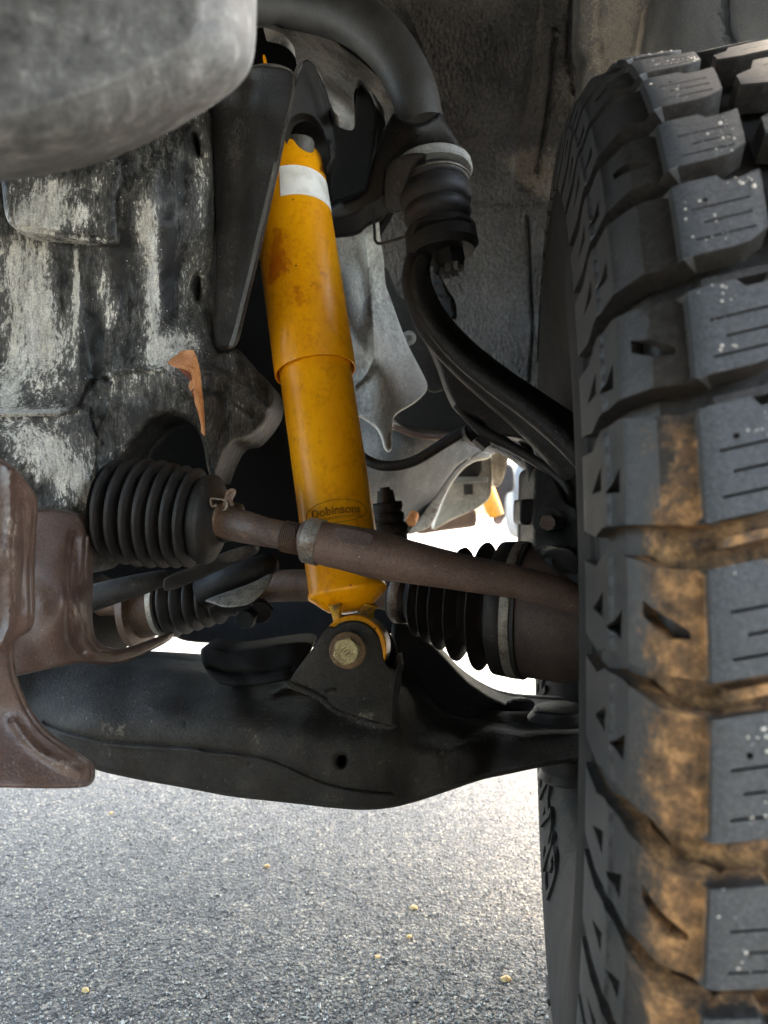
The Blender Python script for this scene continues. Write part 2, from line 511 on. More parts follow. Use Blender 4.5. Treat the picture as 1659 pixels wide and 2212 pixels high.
# yellow shock paint
t = NT('yellow_paint'); q = t.pos()
n1 = t.noise(q, 22, 6, 0.65); n2 = t.noise(q, 260, 5, 0.75); n3 = t.noise(t.pos((1, 1, 0.8)), 60, 6, 0.7)
cc = t.mix(t.ramp(n1, [(0.35, 0.0), (0.7, 1.0)]), (0.86, 0.335, 0.001), (0.95, 0.42, 0.001))
cc = t.mix(t.math('MULTIPLY', t.ramp(t.math('ADD', t.math('MULTIPLY', n3, 0.55), t.math('MULTIPLY', n2, 0.45)), [(0.50, 0.0), (0.64, 1.0)]), 0.55), cc, (0.52, 0.155, 0.002))
ch = t.math('MULTIPLY', t.ramp(t.vor(q, 85), [(0.06, 1.0), (0.09, 0.0)]), t.ramp(t.noise(q, 30, 2), [(0.50, 0.0), (0.56, 1.0)]))
cc = t.mix(ch, cc, (0.10, 0.035, 0.006))
for (su, sv, rad) in ((588, 545, .016), (600, 575, .010), (700, 590, .004), (650, 640, .012)):
    dv = t.n.new('ShaderNodeVectorMath'); dv.operation = 'DISTANCE'; t.l(t.geo.outputs['Position'], dv.inputs[0]); dv.inputs[1].default_value = P(su, sv, .628)
    k_ = t.math('ADD', t.math('DIVIDE', dv.outputs['Value'], rad*2), t.math('MULTIPLY', t.math('SUBTRACT', n3, 0.5), 3.0))
    cc = t.mix(t.ramp(k_, [(0.25, 0.75), (0.6, 0.0)]), cc, (0.50, 0.115, 0.004))
bp = t.bump(n2, 0.25, 0.0008)
M['yellow'] = t.fin(cc, t.math('ADD', t.math('MULTIPLY', n2, 0.3), 0.18), 0.0, bp, 0.35)
t = NT('yellow_dirty'); q = t.pos()
cc = t.mix(t.ramp(t.noise(q, 110, 6, 0.7), [(0.42, 0.0), (0.62, 1.0)]), (0.66, 0.34, 0.010), (0.13, 0.075, 0.015))
M['yellowdirt'] = t.fin(cc, 0.45, 0.0, t.bump(t.noise(q, 260, 4), 0.5, 0.002), 0.5)
t = NT('logo_groove')
M['logo'] = t.fin((0.20, 0.07, 0.003), 0.5, 0.0, None, 0.4)
t = NT('white_sticker'); q = t.pos()
cc = t.mix(t.ramp(t.noise(q, 60, 6), [(0.45, 0.0), (0.75, 1.0)]), (0.95, 0.92, 0.84), (0.68, 0.64, 0.55))
M['sticker'] = t.fin(cc, 0.5, 0.0, t.bump(t.noise(q, 90, 3), 0.15, 0.001), 0.4)

# tyre rubber with mud held in the grooves, below hub height
t = NT('tyre_rubber'); q = t.pos(); o = t.obj()
n1 = t.noise(q, 45, 6, 0.7); n2 = t.noise(q, 320, 5, 0.7)
n0 = t.noise(q, 12, 4, 0.6)
cc = t.mix(t.ramp(n0, [(0.35, 0.0), (0.7, 1.0)]), (0.0115, 0.0112, 0.0108), (0.025, 0.0243, 0.0232))
cc = t.mix(t.ramp(t.attr('mud'), [(0.02, 1.0), (0.07, 0.0)]), cc, t.mix(n0, (0.042, 0.046, 0.050), (0.075, 0.080, 0.084)))     # worn tread face; its bluish tone paints in the sky light
cc = t.mix(t.ramp(n2, [(0.45, 0.0), (0.8, 0.5)]), cc, (0.085, 0.082, 0.076))
cc = t.mix(1.0, cc, t.ramp(t.noise(q, 700, 3, 0.8), [(0.32, 0.6), (0.5, 1.0), (0.68, 1.5)]), 'MULTIPLY')
sep = t.n.new('ShaderNodeSeparateXYZ'); t.l(t.geo.outputs['Position'], sep.inputs[0])
low = t.n.new('ShaderNodeMapRange'); low.inputs[1].default_value = 0.60; low.inputs[2].default_value = 0.44
low.interpolation_type = 'SMOOTHSTEP'
t.l(sep.outputs[2], low.inputs[0])
film = t.ramp(t.math('ADD', t.math('MULTIPLY', t.attr('mud'), 0.6), n1), [(0.5, 0.0), (0.95, 0.55)])
film = t.math('MULTIPLY', film, t.math('ADD', t.math('MULTIPLY', low.outputs[0], 0.8), 0.2))
cc = t.mix(film, cc, (0.075, 0.058, 0.042))
mud = t.math('MULTIPLY', t.attr('mud'), t.math('ADD', t.math('MULTIPLY', low.outputs[0], 0.85), 0.15))
mm = t.math('ADD', mud, t.math('MULTIPLY', t.math('SUBTRACT', t.math('ADD', t.math('MULTIPLY', n1, 0.6), t.math('MULTIPLY', n2, 0.4)), 0.5), 1.9))
mk = t.ramp(mm, [(0.42, 0.0), (0.70, 1.0)])
mc = t.mix(t.ramp(t.noise(q, 100, 8, 0.75), [(0.38, 0.0), (0.52, 0.35), (0.64, 1.0)]), (0.055, 0.035, 0.021), (0.44, 0.235, 0.095))
cc = t.mix(mk, cc, mc)
bp = t.bump(n2, 0.35, 0.0012); bp = t.bump(n1, 0.2, 0.003, bp)
M['tyre'] = t.fin(cc, t.math('ADD', t.math('MULTIPLY', mk, 0.3), t.math('ADD', t.math('MULTIPLY', n2, 0.25), 0.40)), 0.0, bp, 0.32)
t = NT('tyre_sidewall'); q = t.pos()
n1 = t.noise(q, 30, 5, 0.7)
cc = t.mix(t.ramp(n1, [(0.4, 0.0), (0.7, 1.0)]), (0.012, 0.0115, 0.011), (0.024, 0.022, 0.020))
cc = t.mix(t.ramp(t.noise(q, 240, 4, 0.8), [(0.5, 0.0), (0.8, 0.4)]), cc, (0.06, 0.055, 0.045))
M['sidewall'] = t.fin(cc, 0.85, 0.0, t.bump(n1, 0.3, 0.002), 0.12)
M['grit'] = NT('grit').fin((0.62, 0.58, 0.50), 0.35, 0.0, None, 0.6)

# dead leaf
t = NT('dead_leaf'); q = t.pos()
n = t.noise(q, 90, 6, 0.7)
cc = t.mix(t.ramp(n, [(0.35, 0.0), (0.7, 1.0)]), (0.36, 0.125, 0.035), (0.60, 0.28, 0.10))
cc = t.mix(t.ramp(t.vor(q, 260), [(0.10, 1.0), (0.2, 0.0)]), cc, (0.22, 0.07, 0.02))
M['leaf'] = t.fin(cc, 0.6, 0.0, t.bump(n, 0.4, 0.001), 0.3)
M['crumb'] = worn('dry_leaf_crumb', (0.48, 0.33, 0.14), (0.6, 0.5, 0.3), None, 0.3, 0.7, speck=False)

# asphalt: pale stones set in dark binder
t = NT('asphalt'); q = t.pos()
wob = t.n.new('ShaderNodeVectorMath'); wob.operation = 'ADD'
nz = t.n.new('ShaderNodeTexNoise'); nz.inputs['Scale'].default_value = 180; nz.inputs['Detail'].default_value = 2
t.l(q, nz.inputs['Vector'])
sc_ = t.n.new('ShaderNodeVectorMath'); sc_.operation = 'SCALE'; sc_.inputs['Scale'].default_value = 0.004
t.l(nz.outputs['Color'], sc_.inputs[0]); t.l(q, wob.inputs[0]); t.l(sc_.outputs[0], wob.inputs[1]); w = wob.outputs[0]
v1 = t.vor(w, 185); c1 = t.vor(w, 185, 'F1', 'Color'); v2 = t.vor(w, 390); c2 = t.vor(w, 390, 'F1', 'Color')
big = t.noise(q, 2.2, 5, 0.6); med = t.noise(q, 26, 4, 0.6)
s1 = t.n.new('ShaderNodeSeparateColor'); t.l(c1, s1.inputs[0])
s2 = t.n.new('ShaderNodeSeparateColor'); t.l(c2, s2.inputs[0])
stone1 = t.ramp(s1.outputs[0], [(0.0, (0.010, 0.010, 0.010)), (0.42, (0.028, 0.027, 0.026)), (0.66, (0.10, 0.096, 0.088)), (0.84, (0.36, 0.34, 0.285)), (1.0, (0.78, 0.73, 0.60))])
stone2 = t.ramp(s2.outputs[1], [(0.0, (0.012, 0.012, 0.012)), (0.5, (0.04, 0.039, 0.037)), (0.8, (0.20, 0.19, 0.165)), (1.0, (0.55, 0.51, 0.43))])
m1 = t.ramp(v1, [(0.40, 1.0), (0.62, 0.0)])
st = t.mix(m1, t.mix(0.5, stone2, 0.02), stone1)
pick = t.ramp(t.noise(q, 90, 3), [(0.42, 0.0), (0.58, 1.0)])
st = t.mix(pick, st, stone2)
tone = t.ramp(t.math('ADD', t.math('MULTIPLY', big, 0.6), t.math('MULTIPLY', med, 0.4)), [(0.38, (0.27, 0.27, 0.27)), (0.62, (0.86, 0.85, 0.82))])
st = t.mix(1.0, st, tone, 'MULTIPLY')
st = t.mix(1.0, st, (1.0, 0.935, 0.815), 'MULTIPLY')
st = t.mix(1.0, st, t.ramp(t.noise(q, 75, 4, 0.7), [(0.30, 0.35), (0.44, 1.0)]), 'MULTIPLY')
hgt = t.math('ADD', t.math('MULTIPLY', t.math('SUBTRACT', 1.0, v1), 0.6), t.math('MULTIPLY', t.math('SUBTRACT', 1.0, v2), 0.4))
bp = t.bump(hgt, 1.0, 0.003); bp = t.bump(med, 0.6, 0.006, bp)
M['asphalt'] = t.fin(st, 0.62, 0.0, bp, 0.5)

# bumper: soft large mottling under a dust film
t = NT('bumper_mottled'); q = t.pos()
n1 = t.noise(q, 34, 7, 0.75, 0.4); n2 = t.noise(q, 160, 5, 0.75); n3 = t.noise(q, 9, 3, 0.5)
f = t.math('ADD', t.math('MULTIPLY', n1, 0.5), t.math('ADD', t.math('MULTIPLY', n2, 0.3), t.math('MULTIPLY', n3, 0.2)))
cc = t.mix(t.ramp(f, [(0.40, 0.0), (0.52, 0.4), (0.60, 1.0)]), (0.030, 0.032, 0.034), (0.25, 0.252, 0.245))
M['bumper'] = t.fin(cc, t.math('ADD', t.math('MULTIPLY', n2, 0.5), 0.38), 0.0, t.bump(n1, 0.7, 0.003), 0.5)
# ================================================================ SETTING
bm = bmesh.new()
xs = [-60, -8, -1.6, -0.8, -0.3, 0.2, 0.8, 2, 9, 60]; ys = [-60, -6, -0.5, 0.4, 0.8, 1.2, 1.7, 2.6, 5, 20, 120]
g = [[bm.verts.new((x, y, 0)) for x in xs] for y in ys]
for j in range(len(ys)-1):
    for i in range(len(xs)-1): bm.faces.new((g[j][i], g[j][i+1], g[j+1][i+1], g[j+1][i]))
tag(link('asphalt_ground', bm, M['asphalt'], None, smooth=False), kind='structure')

def ground_at(u, v):
    d = CAMZ/((v-1106)/F); return P(u, v, d)

def crumb(name, u, v, r, m, label, cat, group=None, seed=0):
    p = ground_at(u, v); bm = bmesh.new()
    bmesh.ops.create_icosphere(bm, subdivisions=2, radius=1)
    R = random.Random(seed)
    for q in bm.verts:
        k = 1+0.35*noise.noise(q.co*1.3+Vector((seed*3.1, 0, 0)))
        q.co = Vector((q.co.x*r*1.3*k, q.co.y*r*k, max(-0.2*r, q.co.z*r*0.6*k)))
    bmesh.ops.rotate(bm, cent=(0, 0, 0), matrix=Matrix.Rotation(R.random()*3, 3, 'Z'), verts=bm.verts)
    bmesh.ops.translate(bm, vec=p+Vector((0, 0, r*0.2)), verts=bm.verts)
    return tag(link(name, bm, m, None, 60), label, cat, group)
crumb('stone_chip', 1093, 2116, 0.0046, M['crumb'], 'pale tan stone chip on the asphalt nearest to the big tyre at the lower right', 'stone chip', 'loose bits on the asphalt', 1)
crumb('leaf_crumb', 893, 1962, 0.0042, M['crumb'], 'yellow ochre leaf crumb on the asphalt left of and above the pale stone chip', 'leaf crumb', 'loose bits on the asphalt', 2)
crumb('leaf_crumb', 884, 2024, 0.0030, M['crumb'], 'small brownish crumb on the asphalt just below the yellow ochre leaf crumb', 'leaf crumb', 'loose bits on the asphalt', 3)
crumb('leaf_crumb', 576, 1872, 0.0038, M['crumb'], 'bright yellow leaf crumb on the asphalt below the middle of the long black suspension arm', 'leaf crumb', 'loose bits on the asphalt', 4)
crumb('leaf_crumb', 240, 1757, 0.0036, M['crumb'], 'yellowish crumb on the asphalt just right of and below the brown metal plate corner', 'leaf crumb', 'loose bits on the asphalt', 5)
crumb('leaf_crumb', 184, 2140, 0.0034, M['crumb'], 'pale yellow crumb on the asphalt near the bottom left corner of the photo', 'leaf crumb', 'loose bits on the asphalt', 6)
crumb('leaf_crumb', 815, 2068, 0.0026, M['crumb'], 'small tan crumb on the asphalt in the bottom middle of the photo', 'leaf crumb', 'loose bits on the asphalt', 7)

# loose grit standing proud of the asphalt in front of the camera
bm = bmesh.new(); R = random.Random(3)
for i in range(42000):
    y = 0.62+1.5*R.random()**1.6; x = (R.random()*1.02-0.60)*(y/0.75)*0.72
    if x > 0.30: continue
    r = 0.0007+0.0016*R.random()**2.2; c = Vector((x, y, 0.0002)); an = R.random()*6.3
    vs = [bm.verts.new(c+Vector((math.cos(an+k*1.57)*r*(0.7+0.6*R.random()), math.sin(an+k*1.57)*r*(0.7+0.6*R.random()), 0))) for k in range(4)]
    tp = bm.verts.new(c+Vector((r*0.2*(R.random()-.5), r*0.2*(R.random()-.5), r*(0.6+0.5*R.random()))))
    for k in range(4): bm.faces.new((vs[k], vs[(k+1) % 4], tp))
t = NT('grit_ground'); q = t.obj()
c = t.n.new('ShaderNodeSeparateColor'); t.l(t.vor(q, 240, 'F1', 'Color'), c.inputs[0])
mg = t.fin(t.ramp(c.outputs[0], [(0.0, (0.05, 0.05, 0.052)), (0.4, (0.13, 0.13, 0.125)), (0.75, (0.34, 0.33, 0.30)), (1.0, (0.60, 0.57, 0.50))]), 0.6)
tag(link('asphalt_grit', bm, mg, None, smooth=False), 'loose pale and dark grit lying on the asphalt under the vehicle', 'grit', kind='stuff')

# body shell: fender wall in view, plus unseen panels added to shade the bay
def sheet3(name, pts, thick, m, parent, nrm):
    bm = bmesh.new(); n = Vector(nrm)*thick
    a = [bm.verts.new(p) for p in pts]; b = [bm.verts.new(Vector(p)+n) for p in pts]
    bm.faces.new(a); bm.faces.new(list(reversed(b)))
    for i in range(len(a)): bm.faces.new((a[i], a[(i+1) % len(a)], b[(i+1) % len(a)], b[i]))
    bmesh.ops.recalc_face_normals(bm, faces=bm.faces)
    return link(name, bm, m, parent, 30)
body = thing('vehicle_body', 'dark undercoated inner fender wall behind the suspension, with unseen body panels added to shade it', 'vehicle body', (0.0, 1.05, 0.6))

# undercoated inner fender wall
sheet('inner_fender', [(520, -160), (1262, -160), (1250, -10), (1240, 110), (1254, 132), (1243, 230), (1290, 420), (1330, 600), (1340, 900), (1340, 1040), (1160, 1030),
      (1100, 985), (1000, 940), (960, 850), (860, 800), (760, 700), (700, 560), (560, 420)],
      [(540, 0, .94), (1240, 0, .86), (1200, 430, .98), (800, 500, 1.08), (1150, 950, 1.04), (900, 100, .96), (900, 800, 1.12)], 0.02, M['undercoat'], body,
      step=15, rnd=10, rdep=0.01, ridges=[([(1170, -20), (1150, 150), (1115, 330), (1120, 380)], 11, .009), ([(1200, 60), (1185, 200), (1160, 370)], 9, -.010),
      ([(1120, 330), (1110, 400), (1140, 420)], 8, .008), ([(1020, 440), (1100, 450), (1190, 440)], 10, .006), ([(1140, 470), (1150, 700), (1140, 860)], 8, -.008),
      ([(860, -20), (910, 90), (940, 190), (990, 330)], 10, .006), ([(1233, 0), (1225, 120), (1238, 200)], 8, -.010)],
      pits=[(1210, 48, 14, 9, .016)], lump=(.012, 90), stains=[(1130, 350, 50, 40, .9), (1180, 400, 60, 40, .7), (1190, 300, 40, 200, .35), (1030, 600, 80, 130, .15)])
sheet('fender_liner', [(1236, -200), (1450, -200), (1404, 0), (1384, 110), (1370, 240), (1330, 400), (1245, 420), (1246, 230), (1258, 130), (1242, 108), (1250, -20)],
      [(1240, 0, .83), (1400, 0, .80), (1250, 300, .90), (1380, 300, .88)], 0.02, M['liner'], body, step=14, rnd=16, rdep=.012, lump=(.004, 40),
      ridges=[([(1300, -20), (1290, 60), (1300, 140)], 12, -.003), ([(1395, -20), (1372, 110)], 7, .006)],
      stains=[(1330, 60, 55, 90, .75), (1380, 110, 20, 60, .6), (1310, 200, 30, 60, .3)])
tag(sheet('liner_panel', [(1384, -260), (1760, -260), (1760, 300), (1380, 420), (1376, 240), (1390, 110), (1408, 0)],
      [(1400, 0, .86), (1640, 0, .70), (1400, 250, .92), (1640, 250, .78)], 0.02, M['linersmooth'], body, step=20, rnd=14, rdep=.01,
      ridges=[([(1590, -80), (1590, 60), (1640, 90)], 30, -.03)], lump=(.006, 150)), 'smooth blue grey liner panel')
# unseen fender, bumper, door and floor panels, added and cut to shade the bay
sheet3('fender_top_shade', [(-1.25, 0.30, 0.97), (0.43, 0.30, 0.97), (0.43, 1.20, 1.40), (-1.25, 1.20, 1.40)], 0.02, M['void'], body, (0, 0, 1))
sheet3('fender_side_shade', [(0.50, 0.82, 1.20), (0.50, 1.20, 1.42), (0.50, 1.20, 0.62), (0.50, 1.12, 0.66), (0.50, 1.06, 0.80), (0.50, 0.95, 0.96)], 0.01, M['void'], body, (1, 0, 0))
sheet3('bumper_shell_shade', [(-1.25, -0.55, 0.80), (0.43, -0.40, 0.86), (0.43, 0.30, 0.965), (-1.25, 0.30, 0.965)], 0.02, M['void'], body, (0, 0, 1))
sheet3('bumper_face_shade', [(-1.25, -0.55, 0.33), (0.16, -0.45, 0.35), (0.26, -0.42, 0.60), (0.32, -0.42, 0.86), (-1.25, -0.55, 0.82)], 0.02, M['void'], body, (0, -1, 0))
sheet3('door_side_shade', [(0.50, 1.20, 0.45), (0.50, 1.9, 0.47), (0.50, 2.3, 0.70), (0.50, 2.3, 1.3), (0.50, 1.20, 1.4)], 0.02, M['void'], body, (1, 0, 0))
sheet3('cabin_floor_shade', [(-1.35, 1.22, 0.66), (0.42, 1.22, 0.66), (0.42, 2.0, 0.66), (-1.35, 2.0, 0.66)], 0.03, M['void'], body, (0, 0, 1))
sheet3('firewall_shade', [(-1.35, 1.21, 0.645), (0.49, 1.21, 0.645), (0.49, 1.205, 1.41), (-1.35, 1.205, 1.41)], 0.02, M['void'], body, (0, 1, 0))
# ================================================================ TYRE
TH = math.radians(9.5); RT = 0.420; TC = Vector((0.3130, 0.641, 0.417)); W2 = 0.135
tyre = thing('off_road_tyre', 'large black off road tyre with chunky muddy tread blocks on the right', 'tyre', (TC.x, TC.y, 0.0))
tyre.rotation_euler = (0, 0, -TH)
def tyre_part(name, bm, m, sharp=32):
    me = bpy.data.meshes.new(name); bm.to_mesh(me); bm.free()
    for p in me.polygons: p.use_smooth = True
    me.set_sharp_from_angle(angle=math.radians(sharp)); me.materials.append(m)
    o = bpy.data.objects.new(name, me); col.objects.link(o); o.parent = tyre
    o.location = (0, 0, TC.z); return o
def T3(a, s, r):
    """tyre coordinates: angle a up from the front, s metres outboard of the inner tread corner, radius r"""
    r *= 1.037
    return Vector((s-W2, -r*math.cos(a), r*math.sin(a)))
# carcass: groove floor, shoulder, sidewall, bead
prof = [(.270, .372), (.262, .388), (.20, .388), (.135, .3895), (.07, .388), (.02, .3865), (.004, .384), (-.008, .381), (-.018, .368), (-.024, .352), (-.0275, .338),
        (-.029, .333), (-.031, .332), (-.0325, .322), (-.033, .305), (-.032, .285), (-.028, .262), (-.022, .243), (-.020, .236), (-.014, .222), (-.004, .212), (.010, .208),
        (.10, .205), (.26, .208), (.285, .24), (.300, .285), (.300, .32), (.290, .352)]
bm = bmesh.new(); lay = bm.verts.layers.float.new('mud'); N = 260; rings = []
for (s, r) in prof:
    ring = []
    for k in range(N):
        a = 2*math.pi*k/N
        v = bm.verts.new(T3(a, s, r)); v[lay] = 0.95 if (r > .380 and s > -.012 and s < .2) else (0.3 if r > .36 else 0.08)
        ring.append(v)
    rings.append(ring)
for i in range(len(rings)):
    A, B = rings[i], rings[(i+1) % len(rings)]
    for k in range(N): bm.faces.new((A[k], A[(k+1) % N], B[(k+1) % N], B[k]))
bmesh.ops.recalc_face_normals(bm, faces=bm.faces)
co = tyre_part('carcass', bm, M['tyre']); co.data.materials.append(M['sidewall'])
for p in co.data.polygons:
    r_ = (p.center.y**2+p.center.z**2)**.5/1.037
    if r_ < .340: p.material_index = 1

# ---- shoulder block: outline unrolled on the tread: x = arc length, y = distance q along the cross-section (0 at tread corner, negative down the side)
NL = 48; PITCH = 2*math.pi*RT/NL
side_q = [(.075, .077, .4075), (.03, .03, .4055), (.004, .004, .4045), (.0, .0005, .4035), (-.0015, -.0005, .3995), (-.004, -.003, .3988), (-.0150, -.0130, .3962), (-.0175, -.0152, .3935),
          (-.0285, -.0215, .3845), (-.0297, -.0232, .3832), (-.0425, -.0268, .3702), (-.0437, -.0284, .3692), (-.060, -.0310, .3510), (-.074, -.0335, .3360), (-.080, -.0335, .331)]
SQ = np.array(side_q)[::-1]
def cross(q):
    return float(np.interp(q, SQ[:, 0], SQ[:, 1])), float(np.interp(q, SQ[:, 0], SQ[:, 2]))
def cross_n(q):
    s0, r0 = cross(q-.004); s1, r1 = cross(q+.004)
    n = Vector((-(r1-r0), (s1-s0))); n.normalize()
    return n      # (s, r) outward
def block(name, ol, pock, m, step=.0045, depth=.011, mudf=None, rise=0.0, sharp=28, sipes=()):
    ol = resample([np.array(p, float) for p in ol], .004)
    pk = [resample([np.array(p, float) for p in h], .003) for h in pock]
    qs = [q for q in (.0, -.0015, -.004, -.015, -.0175, -.0285, -.0297, -.0425, -.0437) ]
    lo = np.array(ol).min(0); hi = np.array(ol).max(0)
    extra = [(x, q) for q in qs for x in np.arange(lo[0], hi[0], .003)]
    vs, Tt = cdt_mesh(ol, pk, step, extra)
    def mapper(x, q, h):
        s, r = cross(q); n = cross_n(q)
        return T3(x/RT, s+n[0]*h, r+n[1]*h)
    bm = bmesh.new(); lay = bm.verts.layers.float.new('mud')
    def md(x, q):
        if mudf: return mudf(x, q)
        if q > -.0008: return 0.0
        return max(.10, .92-max(0, -q-.012)*38)
    fr = np.array([tuple(mapper(x, q, rise)) for x, q in vs]); bk = np.array([tuple(mapper(x, q, -depth)) for x, q in vs])
    solid(bm, vs, Tt, fr, bk, np.array([md(x, q) for x, q in vs]), lay, 1.0)
    for h in pk:      # floors of the side notches
        v2, T2 = cdt_mesh(h, [], .01)
        f2 = np.array([tuple(mapper(x, q, -.0065)) for x, q in v2]); b2 = np.array([tuple(mapper(x, q, -.0075)) for x, q in v2])
        solid(bm, v2, T2, f2, b2, np.full(len(v2), .3), lay)
    bmesh.ops.recalc_face_normals(bm, faces=bm.faces)
    bevel_r = 0
    return tyre_part(name, bm, m, sharp)
SL = .22   # slant of the grooves across the tread
def tri(x, q, w, h): return [(x, q+w*.5), (x+h*.15, q-w*.5), (x+h, q-w*.55), (x+h*.55, q+w*.1)]
def sipe_cut(x, q0, q1, w=.0012): return [(x+SL*q0, q0), (x+w+SL*q0, q0), (x+w+SL*q1, q1), (x+SL*q1, q1)]
G = .0125  # groove width
def lug_outline(a0, a1, hook):
    # counter-clockwise; along the side the block leans the other way
    top = [(a1-.002+SL*.034, .035), (a1-.0045+SL*.027, .0275), (a1-.0045+SL*.021, .021), (a1+SL*.018, .018), (a1, .0), (a1+.001, -.016), (a1+.008, -.034), (a1+.010, -.050), (a1+.006, -.060), (a1+.012, -.078)]
    bot = [(a0+.012, -.078), (a0+.004, -.060), (a0+.006, -.050), (a0+.004, -.034), (a0+.001, -.016), (a0, .0), (a0+SL*.020, .020), (a0+.001+SL*.026, .026), (a0+.006+SL*.033, .033)]
    return top+bot
shapes = []
for kind in range(2):
    a0, a1 = 0.0, PITCH-G-(.004 if kind else 0)
    pock = [[(.018, -.0345), (.029, -.0335), (.021, -.0455)], [(.024, -.050), (.036, -.049), (.027, -.063)]]
    if kind == 1:
        pock = [[(.012, -.036), (.024, -.035), (.016, -.047)], [(.020, -.052), (.032, -.051), (.024, -.065)], [(.014, -.006), (.017, -.006), (.028, -.024), (.022, -.024), (.014, -.014)]]
    sip = [sipe_cut(x, .006+(.004 if i % 2 else 0), .029) for i, x in enumerate((.007, .0155, .024))] if kind == 0 else \
          [sipe_cut(x, .007+(.005 if i % 2 else 0), .029) for i, x in enumerate((.006, .0135, .022))]
    hole = [[(.0315+.0012*math.cos(a), .012+.0012*math.sin(a)) for a in np.arange(0, 6.2, .8)]]
    ol = lug_outline(a0, a1, kind)
    shapes.append(block('tread_lug', ol, pock+sip+(hole if kind == 0 else []), M['tyre']))
first = {0: True, 1: True}
for k in range(NL):
    a = (k-24)*2*math.pi/NL+math.radians(-4.1)
    vis = -100 < math.degrees(a) < 125
    if not vis: continue
    kd = k % 2
    o = shapes[kd] if first[kd] else shapes[kd].copy()
    if not first[kd]: col.objects.link(o)
    first[kd] = False
    o.rotation_euler = (-a, 0, 0)

# second row: six sided centre blocks, seen over the crown of the tyre
def cmap_block(ol, step=.006, depth=.013, top=.4095, sip=()):
    ol = resample([np.array(p, float) for p in ol], .004)
    vs, Tt = cdt_mesh(ol, list(sip), step)
    bm = bmesh.new(); lay = bm.verts.layers.float.new('mud')
    cx = vs.mean(0)
    rr = lambda s: top-0.10*(s-W2)**2*1.0/0.135
    fr = np.array([tuple(T3(x/RT, s, rr(s))) for x, s in vs]); bk = np.array([tuple(T3((cx[0]+(x-cx[0])*1.06)/RT, cx[1]+(s-cx[1])*1.06, rr(s)-depth)) for x, s in vs])
    solid(bm, vs, Tt, fr, bk, np.full(len(vs), .0), lay, .8)
    bmesh.ops.recalc_face_normals(bm, faces=bm.faces)
    return tyre_part('centre_lug', bm, M['tyre'], 28)
def hexl(s0, w, L, sk):
    return [(0, s0+w*.25), (L*.12, s0), (L*.5, s0+w*.02), (L*.62, s0+w*.2), (L, s0+w*.3), (L*1.0, s0+w*.85), (L*.8, s0+w), (L*.3, s0+w*.98), (L*.22, s0+w*.75), (0, s0+w*.7)]
rows = [(.044, .042, .038, 0.35, .3), (.092, .040, .038, .8, -.3), (.138, .042, .040, .25, .2), (.188, .050, .040, .7, .2)]
for s0, w, L, off, sk in rows:
    sp = [[(L*t, s0+w*.35), (L*t+.0009, s0+w*.35), (L*t+.0009+.003, s0+w*.85), (L*t+.003, s0+w*.85)] for t in (.38, .66)]
    proto = cmap_block([(x, s) for x, s in hexl(s0, w, L, sk)], sip=[[np.array(p) for p in resample([np.array(z, float) for z in q], .003)] for q in sp])
    f = True
    for k in range(NL):
        a = (k-24+off)*2*math.pi/NL+math.radians(-4.1)
        if not (-20 < math.degrees(a) < 120): continue
        o = proto if f else proto.copy()
        if not f: col.objects.link(o)
        f = False
        o.rotation_euler = (-a, 0, 0)
# bars lying in the grooves (stone ejectors)
proto = None
for k in range(NL):
    a = (k-24)*2*math.pi/NL+math.radians(-4.1)
    if not (-90 < math.degrees(a) < 90): continue
    if proto is None:
        ol = resample([np.array(p, float) for p in [(-G*.62, .008), (-G*.32, .008), (-G*.32+SL*.03, .034), (-G*.62+SL*.03, .034)]], .004)
        vs, Tt = cdt_mesh(ol, [], .006); bm = bmesh.new(); lay = bm.verts.layers.float.new('mud')
        solid(bm, vs, Tt, np.array([tuple(T3(x/RT, s, .396)) for x, s in vs]), np.array([tuple(T3(x/RT, s, .386)) for x, s in vs]), np.full(len(vs), .9), lay)
        bmesh.ops.recalc_face_normals(bm, faces=bm.faces); proto = tyre_part('groove_bar', bm, M['tyre'], 30); o = proto
    else:
        o = proto.copy(); col.objects.link(o)
    o.rotation_euler = (-a, 0, 0)
# pale grit stuck to the blocks
bm = bmesh.new(); R = random.Random(5)
for i in range(6000):
    a = math.radians(R.uniform(-65, 75)); ph = (a-math.radians(-4.1))*RT % PITCH
    s = abs(R.gauss(.022, .022)) + .003
    if ph-SL*s > PITCH-G-.004 or ph-SL*s < .002 or s > .032: continue
    cl = noise.noise(Vector((a*14, s*60, 0)))
    if cl < 0.06: continue
    r = .00024+.00055*R.random()**3; c = T3(a, s, float(np.interp(s, [0, .03, .075], [.4035, .4055, .4075]))+r*.2)
    m4 = Matrix.Translation(c)@Matrix.Diagonal((r*R.uniform(.6, 1.5), r, r*R.uniform(.6, 1.5), 1))
    bmesh.ops.create_icosphere(bm, subdivisions=1, radius=1, matrix=m4)
g_ = tyre_part('stuck_grit', bm, M['grit']); g_['kind'] = 'stuff'
